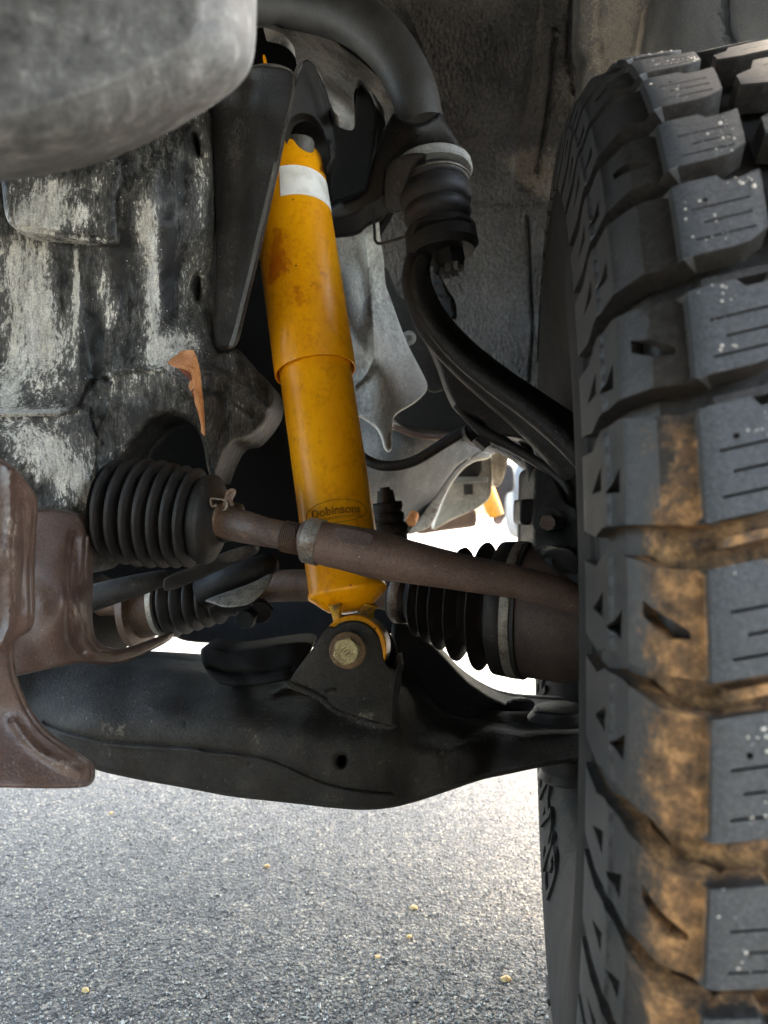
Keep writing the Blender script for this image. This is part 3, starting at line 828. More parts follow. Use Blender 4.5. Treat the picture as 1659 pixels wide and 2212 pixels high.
# raised sidewall lettering, read upwards, tops outward
cu = bpy.data.curves.new('lettering', 'FONT'); cu.body = 'GRABBER'; cu.size = 1; cu.extrude = 0.5; cu.space_character = 1.12; cu.offset = 0.014
to = bpy.data.objects.new('lettering', cu); col.objects.link(to)
bpy.context.view_layer.update()
me = bpy.data.meshes.new_from_object(to.evaluated_get(bpy.context.evaluated_depsgraph_get()))
bpy.data.objects.remove(to); bpy.data.curves.remove(cu)
bm = bmesh.new(); bm.from_mesh(me); bpy.data.meshes.remove(me)
bmesh.ops.subdivide_edges(bm, edges=[e for e in bm.edges if e.calc_length() > .25], cuts=3)
x1 = max(v.co.x for v in bm.verts); lay = bm.verts.layers.float.new('mud')
LA0, LA1 = math.radians(180+87), math.radians(180+24)    # angles measured up from the front through the top: the rear lower quarter
for v in bm.verts:
    x, y, z = v.co
    a = LA0+(LA1-LA0)*x/x1; r = .236+y/.72*.042
    s = float(np.interp(r, [.243, .262, .285, .305, .322], [-.022, -.028, -.032, -.033, -.0325]))-(.0030 if z > 0 else -.001)
    v.co = T3(a, s, r); v[lay] = 0.3
bmesh.ops.recalc_face_normals(bm, faces=bm.faces)
tyre_part('raised_lettering', bm, M['sidewall'], 30)
# wheel rim
bm = bmesh.new(); pr = [(.0, .212), (.006, .218), (.012, .206), (.03, .196), (.10, .188), (.19, .180), (.20, .10), (.205, .04), (.215, .04), (.212, .10), (.204, .186), (.11, .196), (.03, .204)]
rings = [[bm.verts.new(T3(2*math.pi*k/64, s, r)) for k in range(64)] for s, r in pr]
for i in range(len(pr)):
    A, B = rings[i], rings[(i+1) % len(pr)]
    for k in range(64): bm.faces.new((A[k], A[(k+1) % 64], B[(k+1) % 64], B[k]))
bmesh.ops.recalc_face_normals(bm, faces=bm.faces)
tyre_part('wheel_rim', bm, M['black'])
# ================================================================ BUMPER CORNER (very near, out of focus)
bump = thing('bumper_corner', 'big blurred grey steel bumper corner hanging into the top left of the photo', 'bumper', P(250, 300, .27))
def loft(name, loops, m, parent, sub=2):
    bm = bmesh.new(); R = []
    for lp in loops:
        R.append([bm.verts.new(P(u, v, d)) for u, v, d in lp])
    for i in range(len(R)-1):
        n = len(R[i])
        for k in range(n): bm.faces.new((R[i][k], R[i][(k+1) % n], R[i+1][(k+1) % n], R[i+1][k]))
    bm.faces.new(R[0]); bm.faces.new(list(reversed(R[-1])))
    bmesh.ops.recalc_face_normals(bm, faces=bm.faces)
    o = link(name, bm, m, parent, 60)
    md = o.modifiers.new('smooth', 'SUBSURF'); md.levels = sub; md.render_levels = sub
    return o
def bl(dd, pts): return [(u, v, d+dd) for u, v, d in pts]
front = [(-260, -300, .225), (150, -300, .225), (400, -300, .235), (438, -120, .24), (436, 20, .24), (420, 85, .240), (300, 150, .236), (130, 225, .230), (-60, 275, .225), (-260, 290, .22)]
front0 = [(u*.93-8, v*.93-8, d-.001) for u, v, d in front]
mid = [(-330, -380, .235), (150, -380, .235), (500, -380, .245), (540, -140, .252), (545, 60, .254), (528, 160, .256), (400, 225, .254), (180, 312, .246), (-40, 345, .238), (-330, 370, .235)]
rim = [(-330, -380, .30), (150, -380, .30), (520, -380, .31), (556, -140, .31), (557, 100, .31), (543, 176, .31), (425, 256, .31), (260, 345, .30), (60, 395, .30), (-330, 420, .30)]
rim2 = [(u*0.94, v*0.94+10, d+.08) for u, v, d in rim]
fb = [(u*1.035+3, v*1.035+3, d+.0025) for u, v, d in front]
rim_b = [(u*1.0-1, v*1.0-1, d-.012) for u, v, d in rim]
loft('bumper_wing', [front0, front, fb, mid, rim_b, rim, rim2], M['bumper'], bump, 3)

# ================================================================ FRAME CROSSMEMBER (weathered casting on the left)
fr_ = thing('frame_crossmember', 'weathered grey frame crossmember with flaking pale patches, arched over the ribbed rubber boot', 'vehicle frame', P(250, 1150, .60))
st = [(95, 720, 60, 110, .95), (330, 620, 22, 130, .85), (320, 470, 24, 60, .5), (375, 760, 60, 50, .75), (230, 640, 18, 90, .5), (165, 620, 6, 110, 1.0), (60, 560, 80, 90, .55), (20, 850, 25, 60, .7),
      (90, 960, 80, 60, .62), (170, 1040, 60, 60, .42), (265, 830, 60, 40, .3), (395, 650, 15, 60, .4), (60, 890, 90, 8, .6), (235, 420, 20, 60, .35), (440, 350, 14, 70, .3), (120, 1030, 60, 60, .35),
      (260, 560, 22, 60, -.5), (200, 740, 30, 90, -.4), (360, 560, 18, 120, -.6), (130, 600, 18, 120, -.5), (60, 1060, 60, 20, -.4), (300, 900, 40, 20, -.3), (20, 700, 30, 120, .35), (430, 500, 18, 200, .25)]
main_ol = [(-80, 180), (250, 190), (452, 205), (460, 330), (466, 520), (466, 700), (462, 752), (490, 757), (515, 750), (545, 792), (580, 822), (596, 852), (590, 890), (572, 918), (557, 936), (538, 955),
           (508, 957), (492, 975), (474, 1016), (466, 1042), (456, 1040), (446, 1004), (441, 966), (428, 928), (400, 904), (371, 895), (337, 904), (305, 938), (273, 973), (250, 1040), (230, 1110), (213, 1170),
           (200, 1235), (150, 1250), (40, 1250), (-80, 1250)]
sheet('casting', main_ol,
      [(-60, 300, .60), (200, 300, .60), (440, 300, .625), (-60, 600, .585), (200, 600, .60), (455, 600, .645), (380, 500, .60), (-40, 860, .570), (200, 860, .585), (340, 860, .585), (440, 860, .60), (560, 880, .66),
       (-40, 930, .535), (90, 960, .545), (200, 1000, .575), (240, 960, .585), (60, 1080, .54), (180, 1180, .565), (400, 760, .60), (460, 1020, .62), (520, 800, .645)],
      .06, M['frame'], fr_, holes=[[(416, 292), (421, 288), (427, 300), (431, 318), (432, 335), (427, 339), (421, 325), (417, 308)], [(425, 592), (430, 600), (433, 620), (430, 645), (425, 653), (420, 642), (417, 622), (420, 602)]],
      step=9, rnd=14, rdep=.012, lump=(.0035, 38), sharp=60, stains=st,
      ridges=[([(168, 880), (180, 850), (195, 832), (215, 820), (240, 818)], 7, -.006), ([(238, 826), (250, 806), (290, 798), (345, 800)], 9, .006), ([(200, 812), (222, 828), (236, 838)], 9, .007),
              ([(350, 790), (375, 825), (410, 850), (440, 860)], 16, .008), ([(440, 800), (490, 815), (530, 838), (575, 880)], 13, .008), ([(430, 845), (480, 855), (490, 880), (488, 930)], 8, -.006),
              ([(500, 872), (530, 890), (545, 905)], 6, .004), ([(165, 540), (172, 640), (188, 730), (200, 800)], 5, .002), ([(232, 870), (215, 940), (205, 1030), (190, 1110)], 6, .004),
              ([(195, 880), (205, 930), (222, 960)], 4, -.003), ([(-40, 893), (60, 893), (130, 892), (160, 884)], 10, .010), ([(60, 470), (62, 800)], 22, .003), ([(330, 380), (325, 740)], 24, .003),
              ([(395, 350), (398, 740)], 18, -.004), ([(270, 560), (280, 760)], 18, -.003), ([(130, 540), (135, 800)], 15, -.003), ([(262, 960), (238, 1040), (222, 1110)], 6, .003)],
      pits=[(190, 576, 10, 22, .004), (100, 985, 4, 4, .003), (46, 1005, 5, 5, .003), (72, 1030, 4, 4, .003), (50, 975, 4, 4, .003), (30, 1030, 3, 3, .003)])
sheet('raised_pad', [(-10, 330), (264, 330), (266, 392), (262, 408), (250, 428), (252, 470), (258, 500), (257, 524), (244, 531), (150, 516), (50, 503), (22, 488), (9, 460), (4, 400)],
      [(0, 400, .583), (250, 400, .588), (20, 500, .572), (250, 520, .585)], .02, M['frame'], fr_, step=8, rnd=16, rdep=.007, lump=(.002, 30),
      stains=[(90, 460, 60, 50, 1.0), (60, 480, 40, 30, .6), (190, 470, 40, 40, .45), (130, 400, 60, 20, .5), (150, 520, 90, 8, .5), (220, 400, 30, 40, .25)], sharp=60,
      ridges=[([(24, 420), (30, 478), (60, 494), (245, 518)], 6, -.003)])
# near-black backing sheet: shade of the hollow behind the arch put into colour
sheet('hollow_shade', [(190, 850), (440, 850), (470, 540), (700, 540), (700, 880), (720, 1000), (740, 1230), (420, 1260), (180, 1260)], [(250, 1000, .76), (600, 1000, .80), (400, 1230, .74)], .03, M['void'], fr_, step=30, sharp=60)

# ================================================================ SHOCK TOWER BRACKET
tw = thing('shock_tower', 'dark steel shock tower bracket with a long thin edge above the big yellow shock absorber', 'bracket', P(560, 740, .66))
sheet('side_plate', [(455, 190), (520, 150), (560, 140), (630, 150), (636, 180), (620, 250), (606, 320), (580, 440), (560, 530), (528, 660), (512, 730), (500, 748), (458, 752), (468, 620), (464, 430)],
      [(465, 250, .645), (600, 180, .606), (475, 700, .620)], .010, M['tower'], tw, step=12, rnd=6, rdep=.002, lump=(.004, 60), stains=[(510, 300, 30, 60, .4), (500, 600, 12, 100, .3)],
      ridges=[([(540, 170), (530, 400), (500, 700)], 24, -.006)])
# flange: a strip seen edge on
bm = bmesh.new()
ed = catmull([(656, 128), (642, 165), (628, 230), (610, 310), (590, 400), (566, 500), (549, 575), (530, 650), (514, 715), (503, 748)], 6)
A = []
for i, (u, v) in enumerate(ed):
    d = .590+.012*(1-i/len(ed)); w = 9
    a = P(u-w, v-1, d+.002); b = P(u, v, d); A.append((a, b, b+Vector((-.003, .011, .0)), a+Vector((-.003, .011, .0))))
rr = [[bm.verts.new(q) for q in s] for s in A]
for i in range(len(rr)-1):
    for k in range(4): bm.faces.new((rr[i][k], rr[i][(k+1) % 4], rr[i+1][(k+1) % 4], rr[i+1][k]))
bm.faces.new(rr[0]); bm.faces.new(rr[-1])
bmesh.ops.recalc_face_normals(bm, faces=bm.faces)
bmesh.ops.bevel(bm, geom=[e for e in bm.edges if e.calc_face_angle(0) > 1.0], offset=.0006, segments=2, affect='EDGES')
link('edge_flange', bm, M['edge'], tw, 40)
sheet('hanger_leg', [(646, 150), (652, 134), (664, 127), (678, 138), (692, 165), (706, 195), (716, 240), (722, 290), (727, 332), (718, 354), (704, 366), (708, 350), (714, 335), (700, 285), (686, 262), (672, 250), (650, 246), (630, 256), (620, 290),
      (612, 300), (618, 250), (630, 200)], [(650, 140, .64), (720, 330, .67), (640, 250, .635)], .012, M['black'], tw, step=8, rnd=6, rdep=.003, ridges=[([(664, 150), (690, 210), (708, 300)], 14, -.004)])
sheet('hanger_back', [(640, 225), (700, 240), (722, 330), (712, 380), (718, 440), (700, 460), (600, 400), (610, 280)], [(640, 250, .70), (710, 400, .73), (620, 380, .70)], .01, M['black'], tw, step=14)
bush = lathe('top_bushing', P(650, 295, .668), P(646, 350, .672), [(0, .004), (.001, .0105), (.004, .0125), (.012, .0130), (.022, .0128), (.030, .012)], worn('grey_rubber_bushing', (.10, .095, .085), (.2, .19, .17), None, .3, .5), tw, 40)
lathe('upper_washer', P(583, 182, .66), P(582, 156, .66), [(0, .006), (0, .024), (.003, .026), (.006, .021), (.008, .005)], M['edge'], tw, 40)
lathe('upper_cushion', P(580, 184, .665), P(578, 206, .665), [(0, .02), (.002, .029), (.010, .031), (.018, .026)], M['edge'], tw, 40)
sheet('yellow_tab', [(567, 118), (573, 119), (579, 150), (579, 164), (572, 164), (570, 140)], [(570, 140, .652)], .004, M['yellow'], tw, step=4, sm=1)

# grey strut panel dark rail tube and sheets for the shaded hollow behind the hanger
rl = thing('frame_rail', 'grey frame rail plate with a dark horn shaped opening behind the curved black upper arm', 'vehicle frame', P(720, 480, .85))
sheet('rail_plate', [(560, 60), (610, 48), (680, 50), (760, 80), (830, 150), (862, 225), (856, 262), (842, 280), (826, 286), (836, 262), (828, 236), (812, 208), (790, 182), (770, 166), (762, 178), (764, 215), (766, 246),
      (760, 258), (745, 256), (722, 246), (712, 220), (690, 150), (655, 128), (640, 140), (637, 105), (622, 82), (598, 68)],
      [(600, 60, .80), (850, 250, .84), (700, 150, .79)], .02, M['panel'], rl, step=9, rnd=6, rdep=.004, lump=(.006, 40), stains=[(700, 130, 50, 60, .5), (735, 235, 16, 16, .6), (815, 170, 14, 60, .7), (650, 90, 50, 30, .4)])
sheet('rail_hollow_shade', [(380, 60), (880, 60), (900, 300), (840, 480), (740, 560), (700, 480), (520, 470), (400, 300)], [(560, 100, .93), (850, 100, .95), (700, 500, .93)], .03, M['void'], rl, step=30)  # near-black backing, the shade of the hollow put into its colour
tube('rail_tube', [(690, 470, .80, 30), (760, 455, .80, 32), (830, 425, .81, 34), (870, 400, .82, 30)], M['black'], rl, 20)
sheet('horn_shade', [(700, 240), (740, 262), (762, 268), (775, 175), (800, 200), (818, 250), (812, 300), (800, 380), (790, 430), (760, 460), (700, 480), (712, 380), (728, 335)], [(720, 300, .86), (800, 300, .83), (740, 460, .84)], .02, M['void'], rl, step=14, rnd=8, rdep=.005)  # near-black fill standing in for the shade inside the horn opening

# ================================================================ SHOCK ABSORBER
sh = thing('shock_absorber', 'worn yellow shock absorber with a white sticker near its top and an embossed oval logo', 'shock absorber', P(760, 1400, .575))
top = P(617, 356, .690); bot = P(751, 1284, .592)
axis = (bot-top).normalized(); LEN = (bot-top).length
def ax_at(v):   # point on the axis at photo row v (roughly)
    lo, hi = 0.0, 1.0
    for _ in range(30):
        m_ = (lo+hi)/2; q = top.lerp(bot, m_)
        vv = 1106-(q.z-CAMZ)/q.y*F
        if vv < v: lo = m_
        else: hi = m_
    return lo*LEN
tR = ax_at(806)
ru = .0352; rlw = .0306
dust_tube = lathe('dust_tube', top, bot, [(-.001, .012), (0, .026), (.001, ru-.0016), (.003, ru-.0003), (.03, ru), (tR*.5, ru), (tR-.0012, ru), (tR, ru-.0003), (tR, ru-.0014), (tR-.03, ru-.0016), (tR-.03, .01)], M['yellow'], sh, 96)
oil_tube = lathe('oil_tube', top+axis*(tR-.04), bot, [(0, .02), (0, rlw+.0006), (.05, rlw+.0004), (LEN-tR+.035, rlw), (LEN-tR+.037, rlw+.0011), (LEN-tR+.0395, rlw+.0013), (LEN-tR+.0410, rlw+.0003), (LEN-tR+.043, rlw-.0026), (LEN-tR+.048, rlw-.008), (LEN-tR+.052, rlw-.013), (LEN-tR+.0545, .010)], M['yellow'], sh, 96)
# weld blobs on the torn top rim
bm = bmesh.new()
for (u, v, r) in ((618, 312, 7), (630, 313, 6), (642, 317, 8), (652, 322, 7), (664, 325, 5)):
    bmesh.ops.create_icosphere(bm, subdivisions=2, radius=px(r, .66), matrix=Matrix.Translation(P(u, v+6, .668)))
link('rim_weld', bm, M['yellow'], dust_tube, 60)
# sticker: a band hugging the tube
def cyl_frame(t, r):
    a = axis.cross(Vector((1, 0, 0))).normalized()   # toward / away from camera
    if a.y > 0: a = -a
    b = axis.cross(a).normalized()
    if b.x < 0: b = -b
    return lambda an, rr=r, tt=t: top+axis*tt+(a*math.cos(an)+b*math.sin(an))*rr
bm = bmesh.new(); t0, t1 = ax_at(415), ax_at(476); g1 = []
for i in range(5):
    tt = t0+(t1-t0)*i/4; fcy = cyl_frame(tt, ru+.0004)
    g1.append([bm.verts.new(fcy(math.radians(-8+(-4*(i/4))+k*(96)/20))) for k in range(21)])
g2 = [[bm.verts.new(v.co*1.0-Vector((0, -.0003, 0))) for v in row] for row in g1]
for gg, fl in ((g1, 0), (g2, 1)):
    for i in range(4):
        for k in range(20):
            q = (gg[i][k], gg[i][k+1], gg[i+1][k+1], gg[i+1][k])
            bm.faces.new(q if not fl else q[::-1])
link('sticker', bm, M['sticker'], dust_tube, 60)
# embossed oval and lettering wrapped round the lower tube
def wrap(bm, t_c, an_c, r, flip=False, tilt=0.0):
    for v in bm.verts:
        x, y, z = v.co
        x, y = x*math.cos(tilt)-y*math.sin(tilt), x*math.sin(tilt)+y*math.cos(tilt)
        fcy = cyl_frame(t_c-y, r+z); v.co = fcy(an_c+x/r)
tL = ax_at(1124)
def text_bm(body, size, ext, off=0.0):
    cu = bpy.data.curves.new('t', 'FONT'); cu.body = body; cu.size = size; cu.extrude = ext; cu.align_x = 'CENTER'; cu.offset = off
    to = bpy.data.objects.new('t', cu); col.objects.link(to); bpy.context.view_layer.update()
    me = bpy.data.meshes.new_from_object(to.evaluated_get(bpy.context.evaluated_depsgraph_get()))
    bpy.data.objects.remove(to); bpy.data.curves.remove(cu)
    bm = bmesh.new(); bm.from_mesh(me); bpy.data.meshes.remove(me); return bm
def outline_letters(body, size, w, ext):
    """letters drawn as a thin raised outline"""
    bm = text_bm(body, size, 0.0)
    be = [e for e in bm.edges if len(e.link_faces) == 1]
    segs = [(e.verts[0].co.copy(), e.verts[1].co.copy()) for e in be]
    out = bmesh.new()
    for a, b in segs:
        d = (b-a); L = d.length
        if L < 1e-7: continue
        d /= L; n = Vector((-d.y, d.x, 0))*w/2; a2 = a-d*w*.3; b2 = b+d*w*.3
        lo = [out.verts.new(q+Vector((0, 0, -ext))) for q in (a2-n, b2-n, b2+n, a2+n)]
        hi = [out.verts.new(q+Vector((0, 0, ext))) for q in (a2-n*.5, b2-n*.5, b2+n*.5, a2+n*.5)]
        out.faces.new(hi)
        for k in range(4): out.faces.new((lo[k], lo[(k+1) % 4], hi[(k+1) % 4], hi[k]))
    bm.free(); return out
RL = rlw+.0003
lb = outline_letters('Dobinsons', .0096, .0005, .00025)
for v in lb.verts: v.co.y -= .0028
wrap(lb, tL-.0005, math.radians(2), RL, tilt=0.0)
link('embossed_lettering', lb, M['logo'], oil_tube, 60)
bm = bmesh.new(); NN = 90
def stroke(bm, pts, w, ext, closed):
    n = len(pts)
    for i in range(n if closed else n-1):
        a = Vector(pts[i]+(0,)); b = Vector(pts[(i+1) % n]+(0,)); d = (b-a).normalized(); nn = Vector((-d.y, d.x, 0))*w/2
        lo = [bm.verts.new(q+Vector((0, 0, -ext))) for q in (a-nn, b-nn, b+nn, a+nn)]
        hi = [bm.verts.new(q+Vector((0, 0, ext))) for q in (a-nn*.5, b-nn*.5, b+nn*.5, a+nn*.5)]
        bm.faces.new(hi)
        for k in range(4): bm.faces.new((lo[k], lo[(k+1) % 4], hi[(k+1) % 4], hi[k]))
stroke(bm, [(.0275*math.cos(2*math.pi*k/NN), .0092*math.sin(2*math.pi*k/NN)) for k in range(NN)], .0005, .00022, True)
stroke(bm, [(-.0235+.047*k/16, -.0044) for k in range(17)], .0004, .0002, False)
stroke(bm, [(-.0215+.044*k/16, -.0056) for k in range(17)], .0004, .0002, False)
wrap(bm, tL, math.radians(2), RL)
link('embossed_oval', bm, M['logo'], oil_tube, 60)
bm = outline_letters('89', .0062, .0005, .0002); wrap(bm, ax_at(1176), math.radians(38), RL); link('embossed_number', bm, M['logo'], oil_tube, 60)
# lower eye
eyc = P(763, 1402, .556); eyd = (P(779, 1393, .600)-eyc).normalized()
lathe('eye_ring', eyc, eyc+eyd, [(-.001, .0185), (-.001, .0243), (.0, .0250), (.0022, .0253), (.005, .0253), (.0055, .0247), (.036, .0247), (.0375, .0240), (.0375, .0185)], M['yellow'], sh, 72, closed=True)
lathe('eye_sleeve', eyc, eyc+eyd, [(.006, .0240), (.006, .0252), (.0355, .0252), (.0355, .0240)], worn('sleeve_metal', (.42, .36, .22), (.6, .55, .4), (.25, .16, .05), .4, .35, .25), sh, 72, closed=True)
lathe('eye_bushing', eyc, eyc+eyd, [(.001, .008), (.001, .0188), (.034, .0188), (.034, .008)], M['rubber'], sh, 48, closed=True)
for (pts) in ([(724, 1305, .566, 16), (727, 1325, .566, 11), (732, 1345, .566, 12)], [(795, 1302, .585, 24), (790, 1318, .585, 18), (790, 1345, .585, 20)]):
    tube('eye_neck', pts, M['yellowdirt'], sh, 20, jit=.1)

# ================================================================ LOWER CONTROL ARM
la = thing('lower_control_arm', 'long boxed black lower suspension arm sweeping across below the yellow shock absorber', 'suspension arm', P(700, 1740, .56))
arm_ol = [(-20, 1452), (60, 1436), (170, 1426), (260, 1432), (330, 1436), (430, 1442), (520, 1452), (600, 1466), (680, 1480), (760, 1480), (860, 1476), (910, 1500), (960, 1536), (1040, 1565), (1120, 1578), (1200, 1578), (1290, 1574), (1300, 1640), (1240, 1646),
          (1165, 1658), (1100, 1672), (1040, 1684), (960, 1712), (900, 1732), (850, 1745), (790, 1751), (720, 1746), (620, 1734), (500, 1722), (400, 1702), (300, 1685), (196, 1662), (130, 1622), (70, 1560), (20, 1490)]
seam = [(95, 1560), (130, 1574), (170, 1586), (230, 1600), (300, 1606), (400, 1612), (450, 1618), (520, 1628), (570, 1636), (620, 1654), (680, 1682), (740, 1700), (800, 1708), (850, 1712)]
sheet('arm_body', arm_ol,
      [(0, 1460, .62), (150, 1440, .64), (300, 1435, .65), (450, 1450, .64), (600, 1480, .62), (760, 1490, .62), (950, 1545, .66), (1150, 1590, .60), (1280, 1600, .60), (60, 1530, .60), (200, 1540, .565), (350, 1530, .562), (500, 1535, .553),
       (650, 1555, .548), (800, 1590, .545), (950, 1615, .565), (1100, 1620, .585), (1260, 1615, .59), (200, 1630, .566), (350, 1660, .560), (500, 1690, .556), (650, 1715, .552), (790, 1720, .550), (900, 1690, .566), (1050, 1650, .585), (500, 1480, .60), (250, 1480, .605), (860, 1520, .59)],
      .06, M['arm'], la, step=11, rnd=14, rdep=.014, lump=(.0022, 55), taper=.0, sharp=60,
      ridges=[(seam, 5, -.0028), ([(u, v+9) for u, v in seam], 6, .0015), ([(440, 1616), (456, 1622), (470, 1624)], 10, -.002), ([(590, 1500), (610, 1490), (660, 1480)], 8, .004),
              ([(700, 1517), (715, 1530), (760, 1545), (830, 1568)], 8, .004)],
      stains=[(255, 1590, 22, 40, .45), (225, 1560, 10, 60, .3), (650, 1500, 50, 14, .4), (790, 1560, 60, 12, .35), (600, 1550, 300, 40, .08)],
      pits=[(540, 1650, 5, 5, -.002), (400, 1560, 6, 5, -.0012), (620, 1590, 5, 4, .0012), (900, 1640, 6, 5, -.0012), (330, 1530, 8, 5, .0012)],
      holes=[[(727, 1640), (733, 1632), (742, 1631), (748, 1637), (746, 1648), (739, 1655), (731, 1651)]])
lathe('drain_recess', P(737, 1643, .566), P(737, 1643, .6), [(0, .001), (0, .006), (.004, .006)], M['void'], la, 20)
sheet('rear_arm', [(842, 1330), (880, 1345), (915, 1375), (950, 1405), (1000, 1462), (1040, 1492), (1085, 1516), (1130, 1526), (1180, 1530), (1260, 1534), (1260, 1590), (1140, 1590), (960, 1560), (900, 1540), (850, 1500)],
      [(860, 1350, .76), (950, 1420, .73), (1120, 1540, .68), (900, 1520, .68), (1250, 1560, .66)], .05, M['black'], la, step=14, rnd=10, rdep=.01)
sheet('rear_arm', [(370, 1372), (400, 1340), (500, 1300), (620, 1290), (740, 1288), (860, 1285), (868, 1372), (700, 1398), (640, 1398), (560, 1392), (470, 1390), (400, 1386)],
      [(380, 1375, .86), (700, 1360, .80), (550, 1350, .84)], .05, M['black'], la, step=14, rnd=8, rdep=.01)
sheet('bump_pad', [(432, 1402), (445, 1396), (470, 1398), (500, 1407), (560, 1398), (605, 1390), (660, 1384), (680, 1393), (650, 1440), (634, 1468), (560, 1482), (480, 1482), (455, 1462), (436, 1436)],
      [(440, 1400, .600), (650, 1395, .60), (500, 1470, .585), (600, 1470, .575)], .04, M['void'], la, step=9, rnd=8, rdep=.006, ridges=[([(450, 1440), (520, 1455), (630, 1442)], 8, -.006)], lump=(.004, 40))
lathe('ball_joint_cap', P(1210, 1556, .62), P(1208, 1520, .62), [(0, .001), (0, .026), (.003, .027), (.006, .0245), (.008, .022), (.010, .0215), (.0115, .019), (.012, .001)], M['black'], la, 56)
lathe('ball_joint_boot', P(1222, 1630, .62), P(1224, 1700, .62), [(0, .010), (0, .0225), (.006, .023), (.012, .021), (.018, .0235), (.022, .018), (.026, .008)], M['rubber'], la, 48)
lathe('small_bolt', P(1124, 1526, .68), P(1124, 1505, .68), [(0, .001), (0, .013), (.004, .013), (.007, .008), (.008, .001)], M['black'], la, 24)

# weld beads where the bracket meets the arm
def bead(name, pts, r, m, parent):
    c = catmull(pts, 7); bm = bmesh.new(); R = random.Random(2)
    for i, q in enumerate(c):
        bmesh.ops.create_icosphere(bm, subdivisions=2, radius=px(r, .55)*R.uniform(.8, 1.15), matrix=Matrix.Translation(P(q[0]+R.uniform(-1, 1), q[1]+R.uniform(-1, 1), q[2]))@Matrix.Diagonal((1, .7, .8, 1)))
    return link(name, bm, m, parent, 60)
bead('weld_bead', [(622, 1480, .556), (650, 1492, .551), (690, 1508, .545), (706, 1522, .5435), (735, 1541, .543), (790, 1556, .5425), (838, 1570, .543), (852, 1566, .544)], 6.5, M['arm'], la)
# shock bracket on the arm
br = thing('shock_bracket', 'black steel clevis bracket on the lower arm holding the eye of the yellow shock absorber', 'bracket', P(750, 1560, .54))
sheet('front_leg', [(622, 1478), (634, 1456), (655, 1428), (676, 1401), (697, 1368), (707, 1356), (714, 1354), (722, 1357), (731, 1349), (748, 1343), (770, 1342), (790, 1348), (808, 1361), (820, 1379), (826, 1405), (830, 1428), (841, 1443), (858, 1446),
      (856, 1500), (850, 1524), (850, 1566), (838, 1566), (790, 1552), (740, 1538), (708, 1520), (690, 1505), (650, 1490)],
      [(750, 1350, .545), (640, 1470, .553), (850, 1450, .552), (740, 1530, .541), (845, 1560, .541)], .005, M['arm'], br, step=9, rnd=5, rdep=.0016, stains=[(800, 1545, 40, 12, .6), (715, 1500, 20, 14, .3)],
      ridges=[([(626, 1478), (660, 1490), (695, 1508)], 7, .004), ([(700, 1512), (698, 1528), (725, 1548), (790, 1562), (836, 1572)], 7, .004), ([(700, 1495), (712, 1490), (722, 1490)], 5, .003)])
sheet('side_flange', [(855, 1441), (872, 1432), (872, 1440), (864, 1470), (854, 1520), (853, 1560), (846, 1566), (846, 1510)], [(860, 1440, .55), (850, 1550, .545)], .045, M['tower'], br, step=7, sm=1, rnd=3, rdep=.001)
sheet('rear_leg', [(790, 1380), (830, 1360), (852, 1380), (860, 1420), (870, 1450), (860, 1520), (760, 1500)], [(800, 1400, .60), (860, 1450, .602), (800, 1500, .598)], .005, M['black'], br, step=12)
bc = P(751, 1405, .5385); bd = Vector((-.06, -1, .10)).normalized()
lathe('washer', bc-bd*.001, bc+bd, [(-.001, .004), (-.001, .0130), (.0012, .0136), (.0024, .0126), (.0026, .004)], M['rustwash'], br, 48)
bo = hexa('bolt_head', bc+bd*.0018, bd, .0101, .0088, M['zinc'], br, .3)
lathe('bolt_flange', bc+bd*.0018, bc+bd, [(0, .004), (0, .0108), (.001, .0112), (.0018, .0098), (.002, .004)], M['rustwash'], br, 40)
for k, off in enumerate((-.0018, .0, .0018)):
    q = bc+bd*.0107+Vector((off*.9+(-.0004), 0, -off*.9+.0002)); 
    box('grade_mark', q, (.0007, .0006, .0042), M['rustwash'], bo, Matrix.Rotation(math.radians(52), 3, 'Y'), .0002)

# ================================================================ TIE ROD AND STEERING BOOT
tr = thing('tie_rod', 'brown rusty tie rod with threads and a pale clamp band crossing the yellow shock absorber', 'tie rod', P(900, 1240, .5))
tube('inner_rod', [(478, 1124, .555, 40), (492, 1128, .552, 37), (520, 1136, .542, 36), (560, 1146, .527, 33), (600, 1154, .524, 31), (640, 1163, .521, 30), (670, 1169, .519, 30)], M['rodbare'], tr, 40, jit=.02)
a0 = P(612, 1157.5, .523); a1 = P(668, 1168.5, .519); axd = (a1-a0).normalized(); L = (a1-a0).length
pr = []
n = 14
for i in range(n):
    t0 = L*i/n; pr += [(t0, .0101), (t0+L/n*.5, .0113)]
lathe('thread', a0, a1, pr+[(L, .0101)], M['rodbare'], tr, 48)
tube('outer_rod', [(660, 1166, .518, 41), (668, 1167, .517, 46), (690, 1172, .515, 47), (760, 1186, .512, 50), (820, 1200, .510, 52), (880, 1213, .508, 47), (960, 1229, .506, 42), (1050, 1246, .505, 38), (1120, 1258, .505, 36), (1190, 1276, .505, 35), (1250, 1296, .506, 32), (1300, 1312, .508, 30)], M['rod'], tr, 48, jit=.01)
a0 = P(663, 1166, .5175); a1 = P(695, 1173, .5150); L = (a1-a0).length
lathe('clamp_band', a0, a1, [(0, .0130), (0, .0158), (.0006, .01625), (L-.0006, .0164), (L, .0159), (L, .0130)], M['band'], tr, 48)
sheet('wear_flat', [(722, 1140), (740, 1139), (796, 1150), (808, 1157), (804, 1172), (794, 1180), (742, 1172), (730, 1164)], [(740, 1145, .4990), (800, 1170, .4945), (744, 1168, .4972)], .004, worn('wear_patch', (.055, .036, .028), (.13, .10, .08), None, .3, .6), tr, step=7, rnd=2, rdep=.0004, sm=0)

